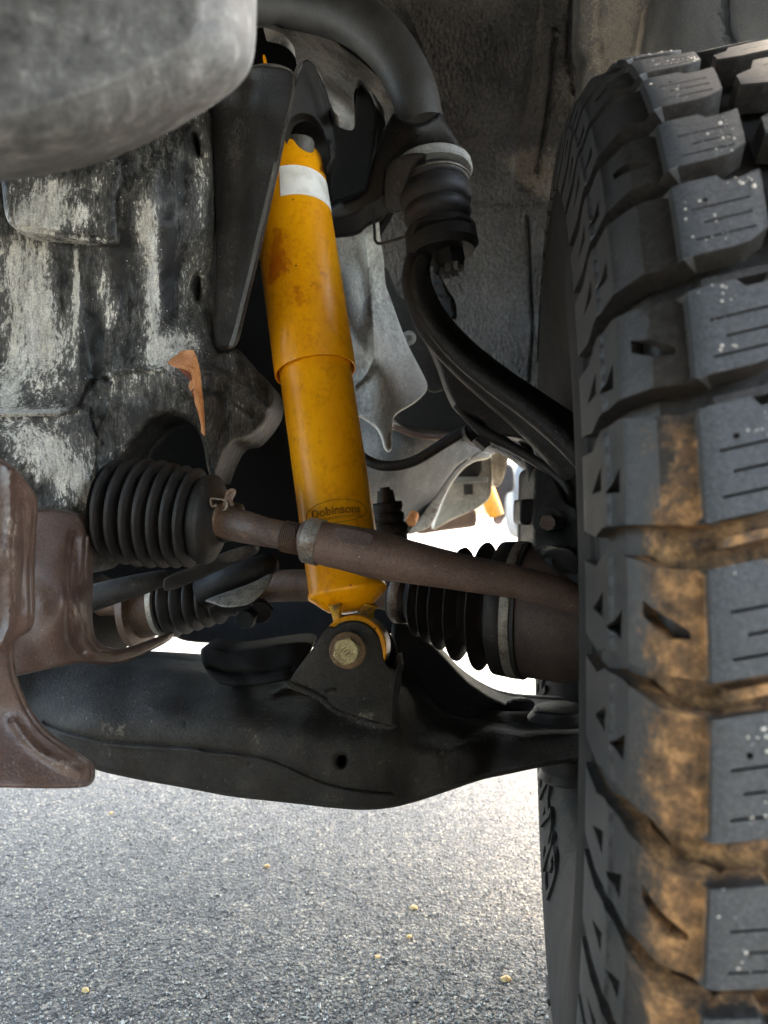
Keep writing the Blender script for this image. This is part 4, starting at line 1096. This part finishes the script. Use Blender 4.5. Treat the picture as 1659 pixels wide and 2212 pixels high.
sb = thing('steering_boot', 'ribbed black rubber steering boot emerging from the arch of the frame crossmember', 'rubber boot', P(330, 1220, .56))
p0 = P(238, 1100, .572); p1 = P(490, 1126, .560); L = (p1-p0).length
pr = [(0, .036)]
ribs = [(212, .0395), (246, .0412), (279, .0418), (309, .0416), (338, .0405), (366, .0393), (394, .0382)]
def tu(u): return L*(u-196)/(470-196)
for i, (u, r) in enumerate(ribs):
    t0 = tu(u); w = tu(u+13)-t0
    pr += [(t0-w*.98, r-.0130), (t0-w*.62, r-.0090), (t0-w*.42, r-.0022), (t0-w*.2, r-.0003), (t0+w*.05, r), (t0+w*.32, r-.0015), (t0+w*.55, r-.0085), (t0+w*.9, r-.0130)]
t9 = tu(422)
pr += [(t9-.006, .026), (t9-.004, .0318), (t9-.001, .0338), (t9+.003, .0345), (t9+.0055, .0335), (t9+.0065, .0300), (t9+.0085, .0285), (t9+.0095, .0225), (t9+.012, .0188), (t9+.014, .0160), (t9+.016, .0152), (L+.006, .0148), (L+.010, .0142), (L+.012, .010)]
lathe('bellows', p0, p1, pr, M['rubber'], sb, 80, jit=.012, sharp=70)
cl0 = P(448, 1124, .561); cld = (p1-p0).normalized()
hcl = lathe('hose_clamp', cl0, cl0+cld, [(0, .012), (0, .0160), (.0005, .0165), (.0075, .0165), (.008, .016), (.008, .012)], M['black'], sb, 48)
lathe('hose_clamp', cl0+cld*.011, cl0+cld*.02, [(0, .011), (0, .0150), (.0005, .0155), (.0045, .0155), (.005, .015), (.005, .011)], M['black'], sb, 48)
def strap(name, pts, w, th, m, parent):
    """bent flat strip through 3D points, w wide along Y, th thick"""
    bm = bmesh.new(); c = catmull([tuple(p) for p in pts], 4) if len(pts) > 2 else pts; fr = frames([Vector(q) for q in c]); R = []
    for q, (t_, a_, b_) in zip(c, fr):
        q = Vector(q); side = Vector((0, 1, 0)); nn = t_.cross(side).normalized()
        R.append([bm.verts.new(q+side*w/2+nn*th/2), bm.verts.new(q-side*w/2+nn*th/2), bm.verts.new(q-side*w/2-nn*th/2), bm.verts.new(q+side*w/2-nn*th/2)])
    for i in range(len(R)-1):
        for k in range(4): bm.faces.new((R[i][k], R[i][(k+1) % 4], R[i+1][(k+1) % 4], R[i+1][k]))
    bm.faces.new(R[0]); bm.faces.new(R[-1]); bmesh.ops.recalc_face_normals(bm, faces=bm.faces)
    return link(name, bm, m, parent, 30)
tabm = M['rodbare']
strap('clamp_tab', [P(468, 1090, .536), P(459, 1094, .536), P(456, 1078, .536), P(470, 1078, .535), P(488, 1082, .534), P(489, 1098, .534), P(482, 1102, .534)], .004, .0012, M['band'], hcl)
strap('clamp_tab', [P(483, 1096, .545), P(488, 1080, .545), P(493, 1064, .545), P(503, 1058, .545), P(505, 1064, .545), P(498, 1080, .545), P(503, 1092, .545)], .006, .002, M['rodbare'], hcl)

# ================================================================ CV AXLE
cv = thing('cv_axle', 'rusty drive axle with ribbed black rubber boots running behind the yellow shock absorber', 'drive axle', P(850, 1320, .70))
tube('shaft', [(200, 1306, .80, 26), (400, 1292, .78, 24), (600, 1266, .75, 34), (760, 1270, .72, 34), (850, 1286, .705, 36), (880, 1290, .70, 36)], M['rodbare'], cv, 32)
p0 = P(352, 1300, .765); p1 = P(560, 1290, .74); L = (p1-p0).length; pr = [(0, .012), (0, .034), (.006, .036), (.008, .030)]
for i in range(5):
    t0 = .014+i*.0125; r = .0365-i*.0028; pr += [(t0-.005, r-.008), (t0-.002, r-.001), (t0, r), (t0+.002, r-.001), (t0+.005, r-.008)]
pr += [(L*.92, .018), (L, .015)]
lathe('inner_boot', p0, p1, pr, M['rubber'], cv, 56, jit=.01, sharp=70)
lathe('boot_clamp', p0, p1, [(.001, .03), (.001, .0365), (.007, .0372), (.007, .03)], M['band'], cv, 48)
p0 = P(845, 1290, .705); p1 = P(1120, 1316, .655); axc = (p1-p0).normalized(); L = (p1-p0).length
def tv(u): return L*(u-845)/(1120-845)
pr = [(tv(850), .012), (tv(850), .0205), (tv(856), .0225), (tv(884), .0228), (tv(890), .0205), (tv(896), .024)]
for u, r, ri in ((912, .0345, .0285), (936, .0390, .0300), (964, .0440, .0335), (1002, .0520, .0390), (1050, .0580, .0430)):
    w = tv(u+16)-tv(u)
    pr += [(tv(u)-w*.95, ri-.004), (tv(u)-w*.30, r-.007), (tv(u)-w*.06, r-.0005), (tv(u)+w*.06, r-.0003), (tv(u)+w*.22, r-.004), (tv(u)+w*.9, ri-.003)]
pr += [(tv(1076), .046), (tv(1083), .0565), (tv(1086), .0592), (tv(1112), .0600), (tv(1114), .0588), (tv(1134), .0588), (tv(1136), .0604), (tv(1142), .0604), (tv(1144), .055), (tv(1144), .02)]
lathe('outer_boot', p0, p1, pr, M['rubber'], cv, 80, jit=.006, sharp=60)
lathe('boot_clamp', p0, p1, [(tv(1115), .0560), (tv(1115), .0600), (tv(1117), .0604), (tv(1131), .0604), (tv(1133), .0600), (tv(1133), .056)], M['band'], cv, 64)
lathe('boot_clamp', p0, p1, [(tv(858), .018), (tv(858), .0235), (tv(860), .0240), (tv(878), .0240), (tv(880), .0235), (tv(880), .018)], M['band'], cv, 48)
lathe('joint_cup', p0, p1, [(tv(1142), .02), (tv(1142), .0575), (tv(1144), .0582), (tv(1180), .0582), (tv(1210), .0590), (tv(1232), .0570), (tv(1260), .0540), (tv(1330), .050), (tv(1330), .01)], worn('joint_cup_brown', (.055, .036, .028), (.12, .09, .07), (.04, .028, .022), .25, .55), cv, 64)

# ================================================================ UNDERSIDE BITS BETWEEN THE BOOTS
sw = thing('sway_bar_bracket', 'dark angled steel bar with flaked brown paint between the steering boot and the axle', 'bar', P(450, 1290, .66))
sheet('angled_bar', [(352, 1262), (356, 1246), (420, 1222), (480, 1194), (530, 1178), (552, 1176), (556, 1188), (546, 1202), (480, 1228), (420, 1256), (370, 1276), (354, 1276)], [(360, 1260, .64), (550, 1185, .66)], .014, M['tower'], sw, step=8, rnd=7, rdep=.003,
      stains=[(490, 1203, 40, 8, .9), (520, 1190, 20, 8, .5)])
tube('support_bar', [(186, 1296, .68, 30), (260, 1274, .68, 26), (320, 1258, .69, 22), (360, 1246, .70, 16)], M['tower'], sw, 20)
tube('damper', [(440, 1282, .71, 34), (500, 1250, .70, 34), (560, 1228, .70, 28), (590, 1215, .71, 20)], M['black'], sw, 24)
sheet('cup_washer', [(438, 1298), (470, 1286), (540, 1262), (584, 1238), (586, 1250), (568, 1280), (540, 1306), (508, 1312), (480, 1312), (462, 1304)], [(440, 1298, .665), (584, 1244, .675), (510, 1310, .65)], .01, M['panel'], sw, step=8, rnd=6, rdep=.003)
hexa('bolt', P(536, 1330, .69), Vector((-.1, -1, -.2)), .010, .012, M['black'], sw)
hexa('bolt', P(562, 1318, .70), Vector((.2, -1, -.1)), .012, .010, M['black'], sw)
di = thing('differential_housing', 'black differential housing low behind the brown guard plate', 'differential', P(260, 1380, .8))
lathe('housing', P(150, 1330, .84), P(290, 1320, .80), [(0, .02), (0, .055), (.03, .058), (.05, .052), (.065, .044), (.067, .02)], M['black'], di, 48)
lathe('output_flange', P(290, 1320, .80), P(400, 1310, .79), [(0, .01), (0, .040), (.008, .041), (.010, .030), (.05, .026), (.05, .01)], worn('flange_brown', (.09, .05, .03), (.2, .15, .1), None, .2, .5), di, 40)

# ================================================================ BROWN GUARD PLATES
sk = thing('skid_plate', 'reddish brown rusty skid plate filling the lower left edge of the photo', 'skid plate', P(40, 1690, .42))
sheet('plate', [(-120, 960), (-20, 985), (8, 998), (34, 1022), (64, 1062), (73, 1082), (69, 1154), (65, 1240), (67, 1330), (60, 1364), (28, 1382), (19, 1400), (23, 1455), (36, 1495), (59, 1542), (91, 1584), (150, 1625), (192, 1652), (198, 1662), (198, 1690), (188, 1702), (100, 1704), (-120, 1698)],
      [(-80, 1000, .43), (20, 1040, .43), (55, 1200, .455), (10, 1200, .43), (-80, 1200, .44), (0, 1400, .44), (40, 1560, .455), (180, 1670, .47), (-60, 1680, .42), (60, 1690, .44), (-60, 1500, .44)],
      .006, M['brown'], sk, step=11, rnd=7, rdep=.004, lump=(.0008, 60), ridges=[([(20, 1010), (22, 1100), (18, 1250), (20, 1340), (5, 1390)], 16, .006), ([(48, 1090), (45, 1320)], 10, -.003), ([(30, 1560), (80, 1620), (170, 1668)], 14, .003)],
      stains=[(20, 1130, 8, 30, .6), (150, 1650, 50, 8, .4), (20, 1240, 10, 90, .3)], sharp=60)
sheet('guard_bracket', [(-60, 1108), (60, 1105), (100, 1098), (137, 1102), (168, 1112), (184, 1130), (191, 1158), (189, 1290), (188, 1350), (195, 1385), (215, 1402), (250, 1407), (290, 1396), (330, 1380), (364, 1367), (370, 1372), (364, 1386), (330, 1404), (290, 1424),
      (250, 1436), (205, 1436), (182, 1430), (120, 1442), (24, 1464), (-60, 1470)],
      [(0, 1150, .49), (110, 1110, .52), (185, 1150, .54), (100, 1300, .495), (188, 1300, .55), (100, 1440, .50), (220, 1420, .55), (360, 1375, .66), (290, 1410, .60), (160, 1300, .505)],
      .010, M['brown'], sk, step=9, rnd=8, rdep=.005, lump=(.0008, 50), ridges=[([(158, 1150), (150, 1180), (148, 1300), (152, 1370), (178, 1412)], 9, -.006), ([(178, 1160), (175, 1300), (180, 1375), (205, 1412)], 8, .004)],
      stains=[(170, 1110, 20, 20, .4)], sharp=60)

# ================================================================ UPPER CONTROL ARM AND BALL JOINT
ua = thing('upper_control_arm', 'thick curved black tube of the upper suspension arm ending above the ball joint', 'suspension arm', P(900, 420, .72))
tube('arm_tube', [(440, 0, .86, 40), (540, 0, .82, 44), (650, 12, .78, 48), (750, 36, .745, 52), (815, 78, .725, 54), (862, 135, .715, 52), (892, 195, .71, 51), (905, 250, .71, 50), (910, 270, .71, 48)], M['armtube'], ua, 40, sub=10)
sheet('arm_head', [(852, 236), (870, 262), (910, 268), (938, 250), (952, 240), (962, 262), (985, 298), (1002, 326), (1000, 330), (940, 314), (896, 316), (858, 336), (834, 366), (836, 420), (820, 436), (792, 446), (770, 470), (700, 478), (716, 440), (790, 420), (800, 360), (826, 288)],
      [(850, 250, .67), (950, 245, .665), (995, 325, .682), (860, 330, .680), (800, 440, .72), (710, 470, .76), (920, 312, .672), (900, 285, .655)], .05, M['black'], ua, step=9, rnd=10, rdep=.008)
jx = P(930, 362, .70); jy = P(948, 500, .69); jd = (jy-jx).normalized()
lathe('joint_housing', jx, jy, [(0, .01), (0, .0365), (.002, .0385), (.008, .039), (.010, .0375), (.011, .033), (.012, .01)], M['panel'], ua, 64)
sheet('housing_web', [(840, 350), (880, 330), (930, 330), (900, 352), (882, 380), (872, 420), (850, 424), (830, 414), (832, 380)], [(860, 340, .67), (840, 410, .69), (900, 350, .655)], .04, M['tower'], ua, step=8, rnd=7, rdep=.005)
lathe('joint_boot', P(936, 388, .698), P(950, 506, .69), [(0, .01), (0, .032), (.003, .034), (.008, .0332), (.0095, .0312), (.012, .0328), (.020, .0340), (.027, .0325), (.030, .0295), (.0325, .0310), (.038, .0318), (.043, .0290), (.048, .0230), (.052, .019), (.054, .01)], M['rubber'], ua, 64, sharp=60)
lathe('clamp_ring', P(936, 388, .698), P(950, 506, .69), [(.004, .0335), (.0045, .0350), (.0058, .0350), (.0063, .0335)], M['band'], ua, 64, closed=True)
cnut = hexa('castle_nut', P(966, 536, .685), P(977, 592, .68)-P(966, 536, .685), .0150, .020, M['black'], ua, .2)
for k in range(6):
    an = k*math.pi/3; dn = (P(977, 592, .68)-P(966, 536, .685)).normalized()
    e1 = dn.cross(Vector((0, 1, 0))).normalized(); e2 = dn.cross(e1)
    box('nut_crown', P(966, 536, .685)+dn*.0225+(e1*math.cos(an)+e2*math.sin(an))*.0085, (.0055, .0045, .007), M['edge'], cnut, Matrix.Rotation(an, 3, 'Z'), .0008)
tube('wire_clip', [(806, 452, .70, 3.2), (809, 500, .70, 3.2), (811, 520, .70, 3.2), (822, 526, .70, 3.2), (850, 519, .69, 3.2), (886, 508, .68, 3.2)], M['rubber'], ua, 8)

# ================================================================ STEERING KNUCKLE
kn = thing('steering_knuckle', 'heavy black cast steering knuckle arm curving down from the ball joint to the tyre', 'steering knuckle', P(1190, 1260, .62))
lathe('upper_eye', P(950, 490, .69), P(958, 556, .688), [(0, .012), (0, .030), (.004, .033), (.020, .034), (.026, .029), (.028, .012)], M['knuckle'], kn, 48)
sheet('clamp_ear', [(885, 500), (900, 470), (960, 470), (1000, 464), (1024, 474), (1032, 520), (1012, 522), (1000, 500), (960, 510), (940, 548), (905, 560), (880, 545)], [(890, 520, .68), (1025, 500, .685), (950, 490, .665)], .04, M['knuckle'], kn, step=9, rnd=8, rdep=.008)
tube('knuckle_arm', [(925, 520, .70, 26), (904, 560, .69, 28), (900, 610, .68, 33), (915, 660, .675, 36), (945, 712, .67, 40), (1000, 772, .665, 42), (1070, 832, .66, 46), (1140, 886, .655, 52), (1200, 935, .65, 60), (1262, 990, .65, 70)], M['knuckle'], kn, 32, flat=.8)
tube('knuckle_rib', [(912, 560, .665, 12), (900, 600, .655, 15), (908, 650, .648, 16), (935, 705, .64, 17), (985, 765, .632, 18), (1060, 828, .622, 20), (1140, 885, .612, 22), (1215, 950, .602, 22), (1262, 1000, .60, 22)], M['knuckle'], kn, 20)
sheet('knuckle_bump', [(940, 560), (962, 620), (985, 650), (988, 690), (975, 700), (940, 660), (930, 600)], [(950, 600, .69), (980, 690, .68), (935, 620, .70)], .03, M['knuckle'], kn, step=8, rnd=8, rdep=.006, lump=(.006, 12))
sheet('lower_blade', [(905, 660), (945, 740), (1005, 800), (1080, 868), (1130, 910), (1200, 960), (1230, 1000), (1236, 1030), (1195, 985), (1145, 955), (1110, 945), (1060, 940), (1040, 905), (990, 890), (966, 845), (945, 780), (915, 715), (896, 690)],
      [(920, 700, .70), (1000, 850, .69), (1100, 930, .68), (1220, 1010, .66)], .02, M['knuckle'], kn, step=10, rnd=8, rdep=.006)
sheet('hub_carrier', [(1150, 1010), (1180, 1000), (1215, 1060), (1225, 1085), (1260, 1100), (1270, 1300), (1245, 1262), (1190, 1225), (1150, 1190), (1148, 1150), (1150, 1060)],
      [(1160, 1060, .66), (1250, 1100, .62), (1200, 1220, .60), (1180, 1130, .63)], .07, M['knuckle'], kn, step=10, rnd=10, rdep=.012, lump=(.006, 50))
sheet('caliper_ear', [(1122, 1084), (1126, 1078), (1160, 1078), (1166, 1090), (1164, 1134), (1126, 1134), (1121, 1124)], [(1140, 1100, .66)], .03, M['knuckle'], kn, step=8, rnd=6, rdep=.005, sm=1)
hexa('bolt', P(1184, 1128, .622), Vector((-.25, -1, -.05)), .0072, .010, M['rod'], kn)
lathe('bolt_washer', P(1184, 1128, .625), P(1181, 1128, .60), [(0, .003), (0, .012), (.002, .0125), (.003, .003)], M['knuckle'], kn, 32)
hexa('bolt', P(1206, 1205, .60), Vector((.1, -1, -.1)), .012, .014, M['knuckle'], kn)
sheet('outer_lug', [(1160, 1200), (1200, 1180), (1245, 1190), (1250, 1262), (1190, 1240)], [(1180, 1200, .59), (1245, 1240, .58)], .04, M['knuckle'], kn, step=10, rnd=8, rdep=.01)

# ================================================================ HOSES AND LINES
h1 = tube('brake_hose', [(770, 975, .78, 11), (790, 993, .77, 11.5), (822, 1006, .765, 12), (860, 1006, .76, 12), (900, 994, .755, 12), (940, 970, .75, 12), (975, 948, .745, 12.5), (1005, 932, .74, 13), (1035, 922, .735, 13)], M['rubber'], None, 20)
tag(h1, 'black rubber brake hose looping from behind the yellow shock absorber across the pale rail', 'brake hose')
h2 = tube('sensor_cable', [(985, 876, .70, 8), (1015, 908, .695, 9), (1045, 932, .69, 14), (1075, 948, .688, 15), (1100, 962, .685, 12), (1150, 992, .675, 11), (1195, 1022, .665, 12), (1222, 1048, .655, 14), (1232, 1085, .65, 13), (1228, 1130, .64, 10), (1232, 1180, .63, 10), (1245, 1235, .62, 10)], M['rubber'], None, 18)
tag(h2, 'black sensor cable slanting down under the knuckle arm towards the tyre', 'cable')
h3 = tube('brake_line', [(1122, 930, .70, 11), (1140, 980, .70, 13), (1152, 1030, .70, 13), (1156, 1090, .70, 12)], M['rubber'], None, 16)
tag(h3, 'short black upright hose between the slanting cable and the knuckle', 'brake hose')
cf = thing('hose_connector', 'small dark hose connector with hex collars where the brake hose meets the sensor cable', 'hose fitting', P(1050, 950, .70))
hexa('hex_collar', P(1020, 930, .71), P(1060, 912, .70)-P(1020, 930, .71), .011, .020, M['black'], cf)
hexa('hex_collar', P(1060, 955, .70), P(1030, 930, .70)-P(1060, 955, .70), .012, .014, M['black'], cf)
sheet('mount_tab', [(1048, 906), (1072, 892), (1078, 930), (1076, 955), (1058, 950)], [(1060, 920, .72)], .006, M['zinc'], cf, step=8)
sheet('socket', [(1000, 922), (1012, 915), (1045, 935), (1062, 962), (1048, 968), (1020, 958), (1006, 945)], [(1030, 940, .705)], .02, M['black'], cf, step=8, rnd=5, rdep=.004, lump=(.004, 10))

# ================================================================ BUMP STOP
bs = thing('bump_stop', 'small stacked black rubber bump stop just right of the yellow shock absorber', 'bump stop', P(838, 1150, .68))
q0 = P(832, 1062, .69); q1 = P(846, 1180, .69)
lathe('rubber_stack', q0, q1, [(.010, .004), (.010, .0135), (.0115, .0150), (.0150, .0155), (.0185, .0150), (.0190, .0138), (.0205, .0140), (.0215, .0155), (.027, .0158), (.0285, .0145), (.030, .0150), (.031, .0170), (.040, .0180), (.042, .0160), (.050, .015), (.06, .014)], M['rubber'], bs, 40, jit=.08, sharp=60)
lathe('stud', q0, q1, [(-.004, .001), (-.004, .0045), (-.001, .0052), (-.001, .0075), (.004, .0082), (.010, .0088), (.011, .004)], M['rubber'], bs, 12, jit=.08)

# ================================================================ LEAF
def leaf():
    bm = bmesh.new(); lay = None
    sp = catmull([(403, 756), (404, 775), (414, 795), (420, 815), (422, 840), (428, 860), (431, 890), (438, 925), (441, 941)], 4)
    left = catmull([(388, 759), (363, 783), (400, 802), (411, 822), (409, 842), (421, 856), (425, 885), (435, 925), (440, 941)], 4)
    right = catmull([(417, 756), (425, 775), (430, 795), (433, 815), (435, 840), (438, 862), (440, 890), (442, 925), (442, 941)], 4)
    rows = []
    for i, (l, s, r) in enumerate(zip(left, sp, right)):
        row = []
        for k in range(9):
            t_ = k/8
            p = l*(1-t_*2)+s*(t_*2) if t_ < .5 else s*(2-t_*2)+r*(t_*2-1)
            d = .548+.020*(1-t_)*(1-i/30)**2+.004*math.sin(i*.55)*(1-t_)-.004*math.sin(t_*3.14)
            row.append(P(p[0]+(3*math.sin(i*.8) if k == 0 else 0), p[1], d))
        rows.append(row)
    f = [[bm.verts.new(p) for p in r] for r in rows]; b = [[bm.verts.new(p+Vector((0.0002, .0008, 0))) for p in r] for r in rows]
    n = len(rows)
    for i in range(n-1):
        for k in range(8):
            bm.faces.new((f[i][k], f[i][k+1], f[i+1][k+1], f[i+1][k])); bm.faces.new((b[i+1][k], b[i+1][k+1], b[i][k+1], b[i][k]))
        bm.faces.new((f[i][0], f[i+1][0], b[i+1][0], b[i][0])); bm.faces.new((f[i+1][8], f[i][8], b[i][8], b[i+1][8]))
    for k in range(8): bm.faces.new((f[0][k+1], f[0][k], b[0][k], b[0][k+1]))
    bmesh.ops.recalc_face_normals(bm, faces=bm.faces)
    return bm
lf = thing('dead_leaf', 'curled orange brown dead leaf caught on the weathered frame casting', 'leaf', P(425, 941, .55))
link('blade', leaf(), M['leaf'], lf, 60)
ub = NT('leaf_underside'); uq = ub.pos(); um = ub.fin(ub.mix(ub.ramp(ub.noise(uq, 120, 5), [(0.35, 0.0), (0.65, 1.0)]), (0.10, 0.022, 0.008), (0.22, 0.06, 0.02)), 0.6)
sheet('curled_edge', [(384, 794), (400, 799), (412, 806), (418, 814), (412, 824), (402, 812), (392, 802)], [(400, 806, .549)], .0008, um, lf, step=4, sm=1)
sheet('curled_edge', [(412, 843), (422, 838), (430, 850), (433, 868), (434, 888), (426, 874), (417, 858)], [(424, 860, .548)], .0008, um, lf, step=4, sm=1)
tube('midrib', [(362, 782, .557, 1.2), (385, 785, .551, 1.8), (408, 796, .5455, 2.0), (418, 822, .5465, 1.8), (427, 870, .547, 1.6), (437, 925, .547, 1.5), (441, 943, .548, 1.6)], M['leaf'], lf, 6)

# ================================================================ PALE SHIELD
hs = thing('heat_shield', 'pale dusty grey shield panel hanging behind the yellow shock absorber with a pointed lower tab', 'shield', P(820, 975, .90))
sheet('shield_panel', [(690, 520), (730, 500), (765, 474), (800, 456), (818, 470), (822, 520), (829, 556), (832, 615), (842, 640), (866, 708), (884, 752), (910, 800), (928, 838), (900, 868), (850, 896), (848, 920), (848, 955), (846, 972), (838, 978), (829, 968), (824, 945), (812, 922), (775, 898), (740, 880), (700, 860), (690, 700)],
      [(700, 550, .90), (800, 470, .88), (780, 640, .90), (830, 640, .93), (770, 800, .92), (800, 770, .885), (860, 760, .92), (920, 838, .93), (820, 860, .90), (840, 970, .90), (730, 860, .93)],
      .006, M['shield'], hs, step=9, rnd=7, rdep=.004, ridges=[([(790, 520), (798, 600), (806, 700), (808, 770)], 12, .010), ([(808, 772), (790, 810), (765, 835)], 8, .008), ([(720, 560), (735, 660), (760, 780)], 14, -.006), ([(842, 940), (841, 965)], 4, -.004)],
      stains=[(770, 650, 16, 140, .5), (845, 850, 60, 40, .3), (820, 740, 20, 40, .35), (735, 560, 12, 60, .4), (800, 640, 10, 120, -.7)], lump=(.004, 50))
sheet('backing_panel', [(830, 560), (860, 640), (884, 650), (900, 690), (930, 750), (958, 812), (964, 842), (925, 850), (870, 780), (820, 650)], [(850, 650, .97), (950, 830, .97), (850, 800, .98)], .006, M['tower'], hs, step=12, rnd=5, rdep=.003)
lathe('clip', P(884, 730, .955), P(880, 732, .93), [(0, .002), (0, .009), (.006, .0095), (.008, .006), (.008, .0035), (.004, .003)], M['shield'], hs, 20)

# ================================================================ FAR SIDE OF THE BAY
rr_ = thing('rear_crossmember', 'light grey steel crossmember plate with an arched cutout seen behind the brake hose', 'vehicle frame', P(900, 1150, 1.2))
sheet('plate', [(740, 870), (780, 880), (830, 928), (900, 935), (1000, 950), (1074, 958), (1076, 980), (1044, 980), (1020, 984), (985, 1008), (958, 1046), (936, 1082), (916, 1110), (903, 1128), (884, 1152), (830, 1170), (740, 1180)],
      [(760, 900, 1.12), (1060, 970, 1.18), (760, 1150, 1.15), (900, 1120, 1.2), (868, 1000, 1.10)], .04, M['rail'], rr_, step=12, rnd=6, rdep=.006, lump=(.008, 80), stains=[(810, 1060, 24, 80, .8), (950, 960, 90, 20, .45), (800, 960, 30, 40, .3)])
sheet('arch_lip', [(1046, 974), (1062, 980), (1060, 990), (1028, 994), (998, 1014), (968, 1056), (948, 1100), (936, 1128), (924, 1142), (884, 1156), (880, 1152), (900, 1128), (916, 1108), (940, 1072), (968, 1030), (1000, 998), (1024, 984)], [(1040, 985, 1.17), (900, 1145, 1.19), (960, 1050, 1.18)], .02, M['beige'], rr_, step=8, rnd=3, rdep=.003)
sheet('tank', [(840, 905), (850, 840), (960, 790), (1070, 880), (1070, 930), (1020, 945), (940, 940), (880, 930)], [(860, 905, 1.08), (1050, 920, 1.05), (950, 880, 1.06)], .06, M['black'], rr_, step=12, rnd=12, rdep=.03)
tube('rear_pipe', [(850, 922, 1.05, 6), (900, 940, 1.05, 7), (960, 944, 1.06, 7), (1000, 936, 1.07, 6)], M['rod'], rr_, 10)
lathe('rusty_bolt', P(894, 1112, 1.12), P(886, 1132, 1.10), [(0, .002), (0, .008), (.02, .008), (.02, .002)], M['leaf'], rr_, 12)

bmn = thing('body_mount', 'pale beige chassis outrigger with a hanging bolt far behind the arched crossmember', 'vehicle frame', P(1000, 1150, 1.7))
sheet('outrigger', [(930, 1150), (950, 1096), (975, 1040), (1005, 1000), (1046, 985), (1062, 985), (1063, 1060), (1056, 1080), (1030, 1100), (1000, 1112), (965, 1128)], [(950, 1120, 1.65), (1050, 1050, 1.62), (1000, 1010, 1.70)], .05, M['beige'], bmn, step=9, rnd=5, rdep=.008)
sheet('dark_recess', [(966, 1042), (985, 1005), (1010, 990), (1040, 984), (1042, 1030), (1000, 1034)], [(1000, 1010, 1.60)], .02, M['tower'], bmn, step=9, rnd=5, rdep=.005)
lathe('mount_plate', P(1012, 1042, 1.58), P(1012, 1028, 1.58), [(0, .002), (0, .041), (.010, .042), (.010, .002)], M['rail'], bmn, 40)
hexa('mount_bolt', P(1012, 1046, 1.56), Vector((0, 0, -1)), .011, .022, M['black'], bmn)
sheet('beige_post', [(1060, 960), (1100, 960), (1098, 1000), (1082, 1050), (1062, 1052)], [(1080, 1000, 1.75)], .03, M['beige'], bmn, step=9, rnd=4, rdep=.004)
sheet('exhaust_hanger', [(900, 1142), (960, 1118), (1020, 1096), (1030, 1105), (1030, 1136), (1014, 1140), (960, 1146), (900, 1156)], [(960, 1130, 1.9)], .05, worn('far_brown', (.13, .09, .07), (.25, .2, .16), None, .3, .6), bmn, step=9, rnd=5, rdep=.01)

rs = thing('rear_shock_absorber', 'small distant yellow rear shock absorber against the bright ground', 'shock absorber', P(1068, 1140, 3.0))
lathe('tube', P(1044, 1040, 3.0), P(1072, 1114, 3.0), [(0, .01), (0, .034), (.105, .034), (.150, .032), (.152, .01)], worn('faded_yellow', (.36, .15, .004), (.3, .2, .05), (.15, .06, .01), .3, .6), rs, 32)
lathe('lower_eye', P(1076, 1122, 3.04), P(1076, 1122, 2.96), [(0, .008), (0, .022), (.05, .022), (.05, .008)], M['rod'], rs, 24)
ra = thing('rear_axle', 'dark rear axle link and bracket hanging far behind beside the small yellow shock absorber', 'axle bracket', P(1090, 1120, 3.2))
sheet('link', [(1080, 1000), (1110, 1000), (1114, 1060), (1092, 1066), (1094, 1110), (1088, 1126), (1074, 1126), (1072, 1070), (1066, 1046)], [(1090, 1050, 3.1)], .08, M['black'], ra, step=9, rnd=4, rdep=.02)
sheet('hub_post', [(1106, 990), (1170, 990), (1170, 1164), (1105, 1164)], [(1130, 1100, 3.3)], .2, M['rail'], ra, step=20, rnd=8, rdep=.06)
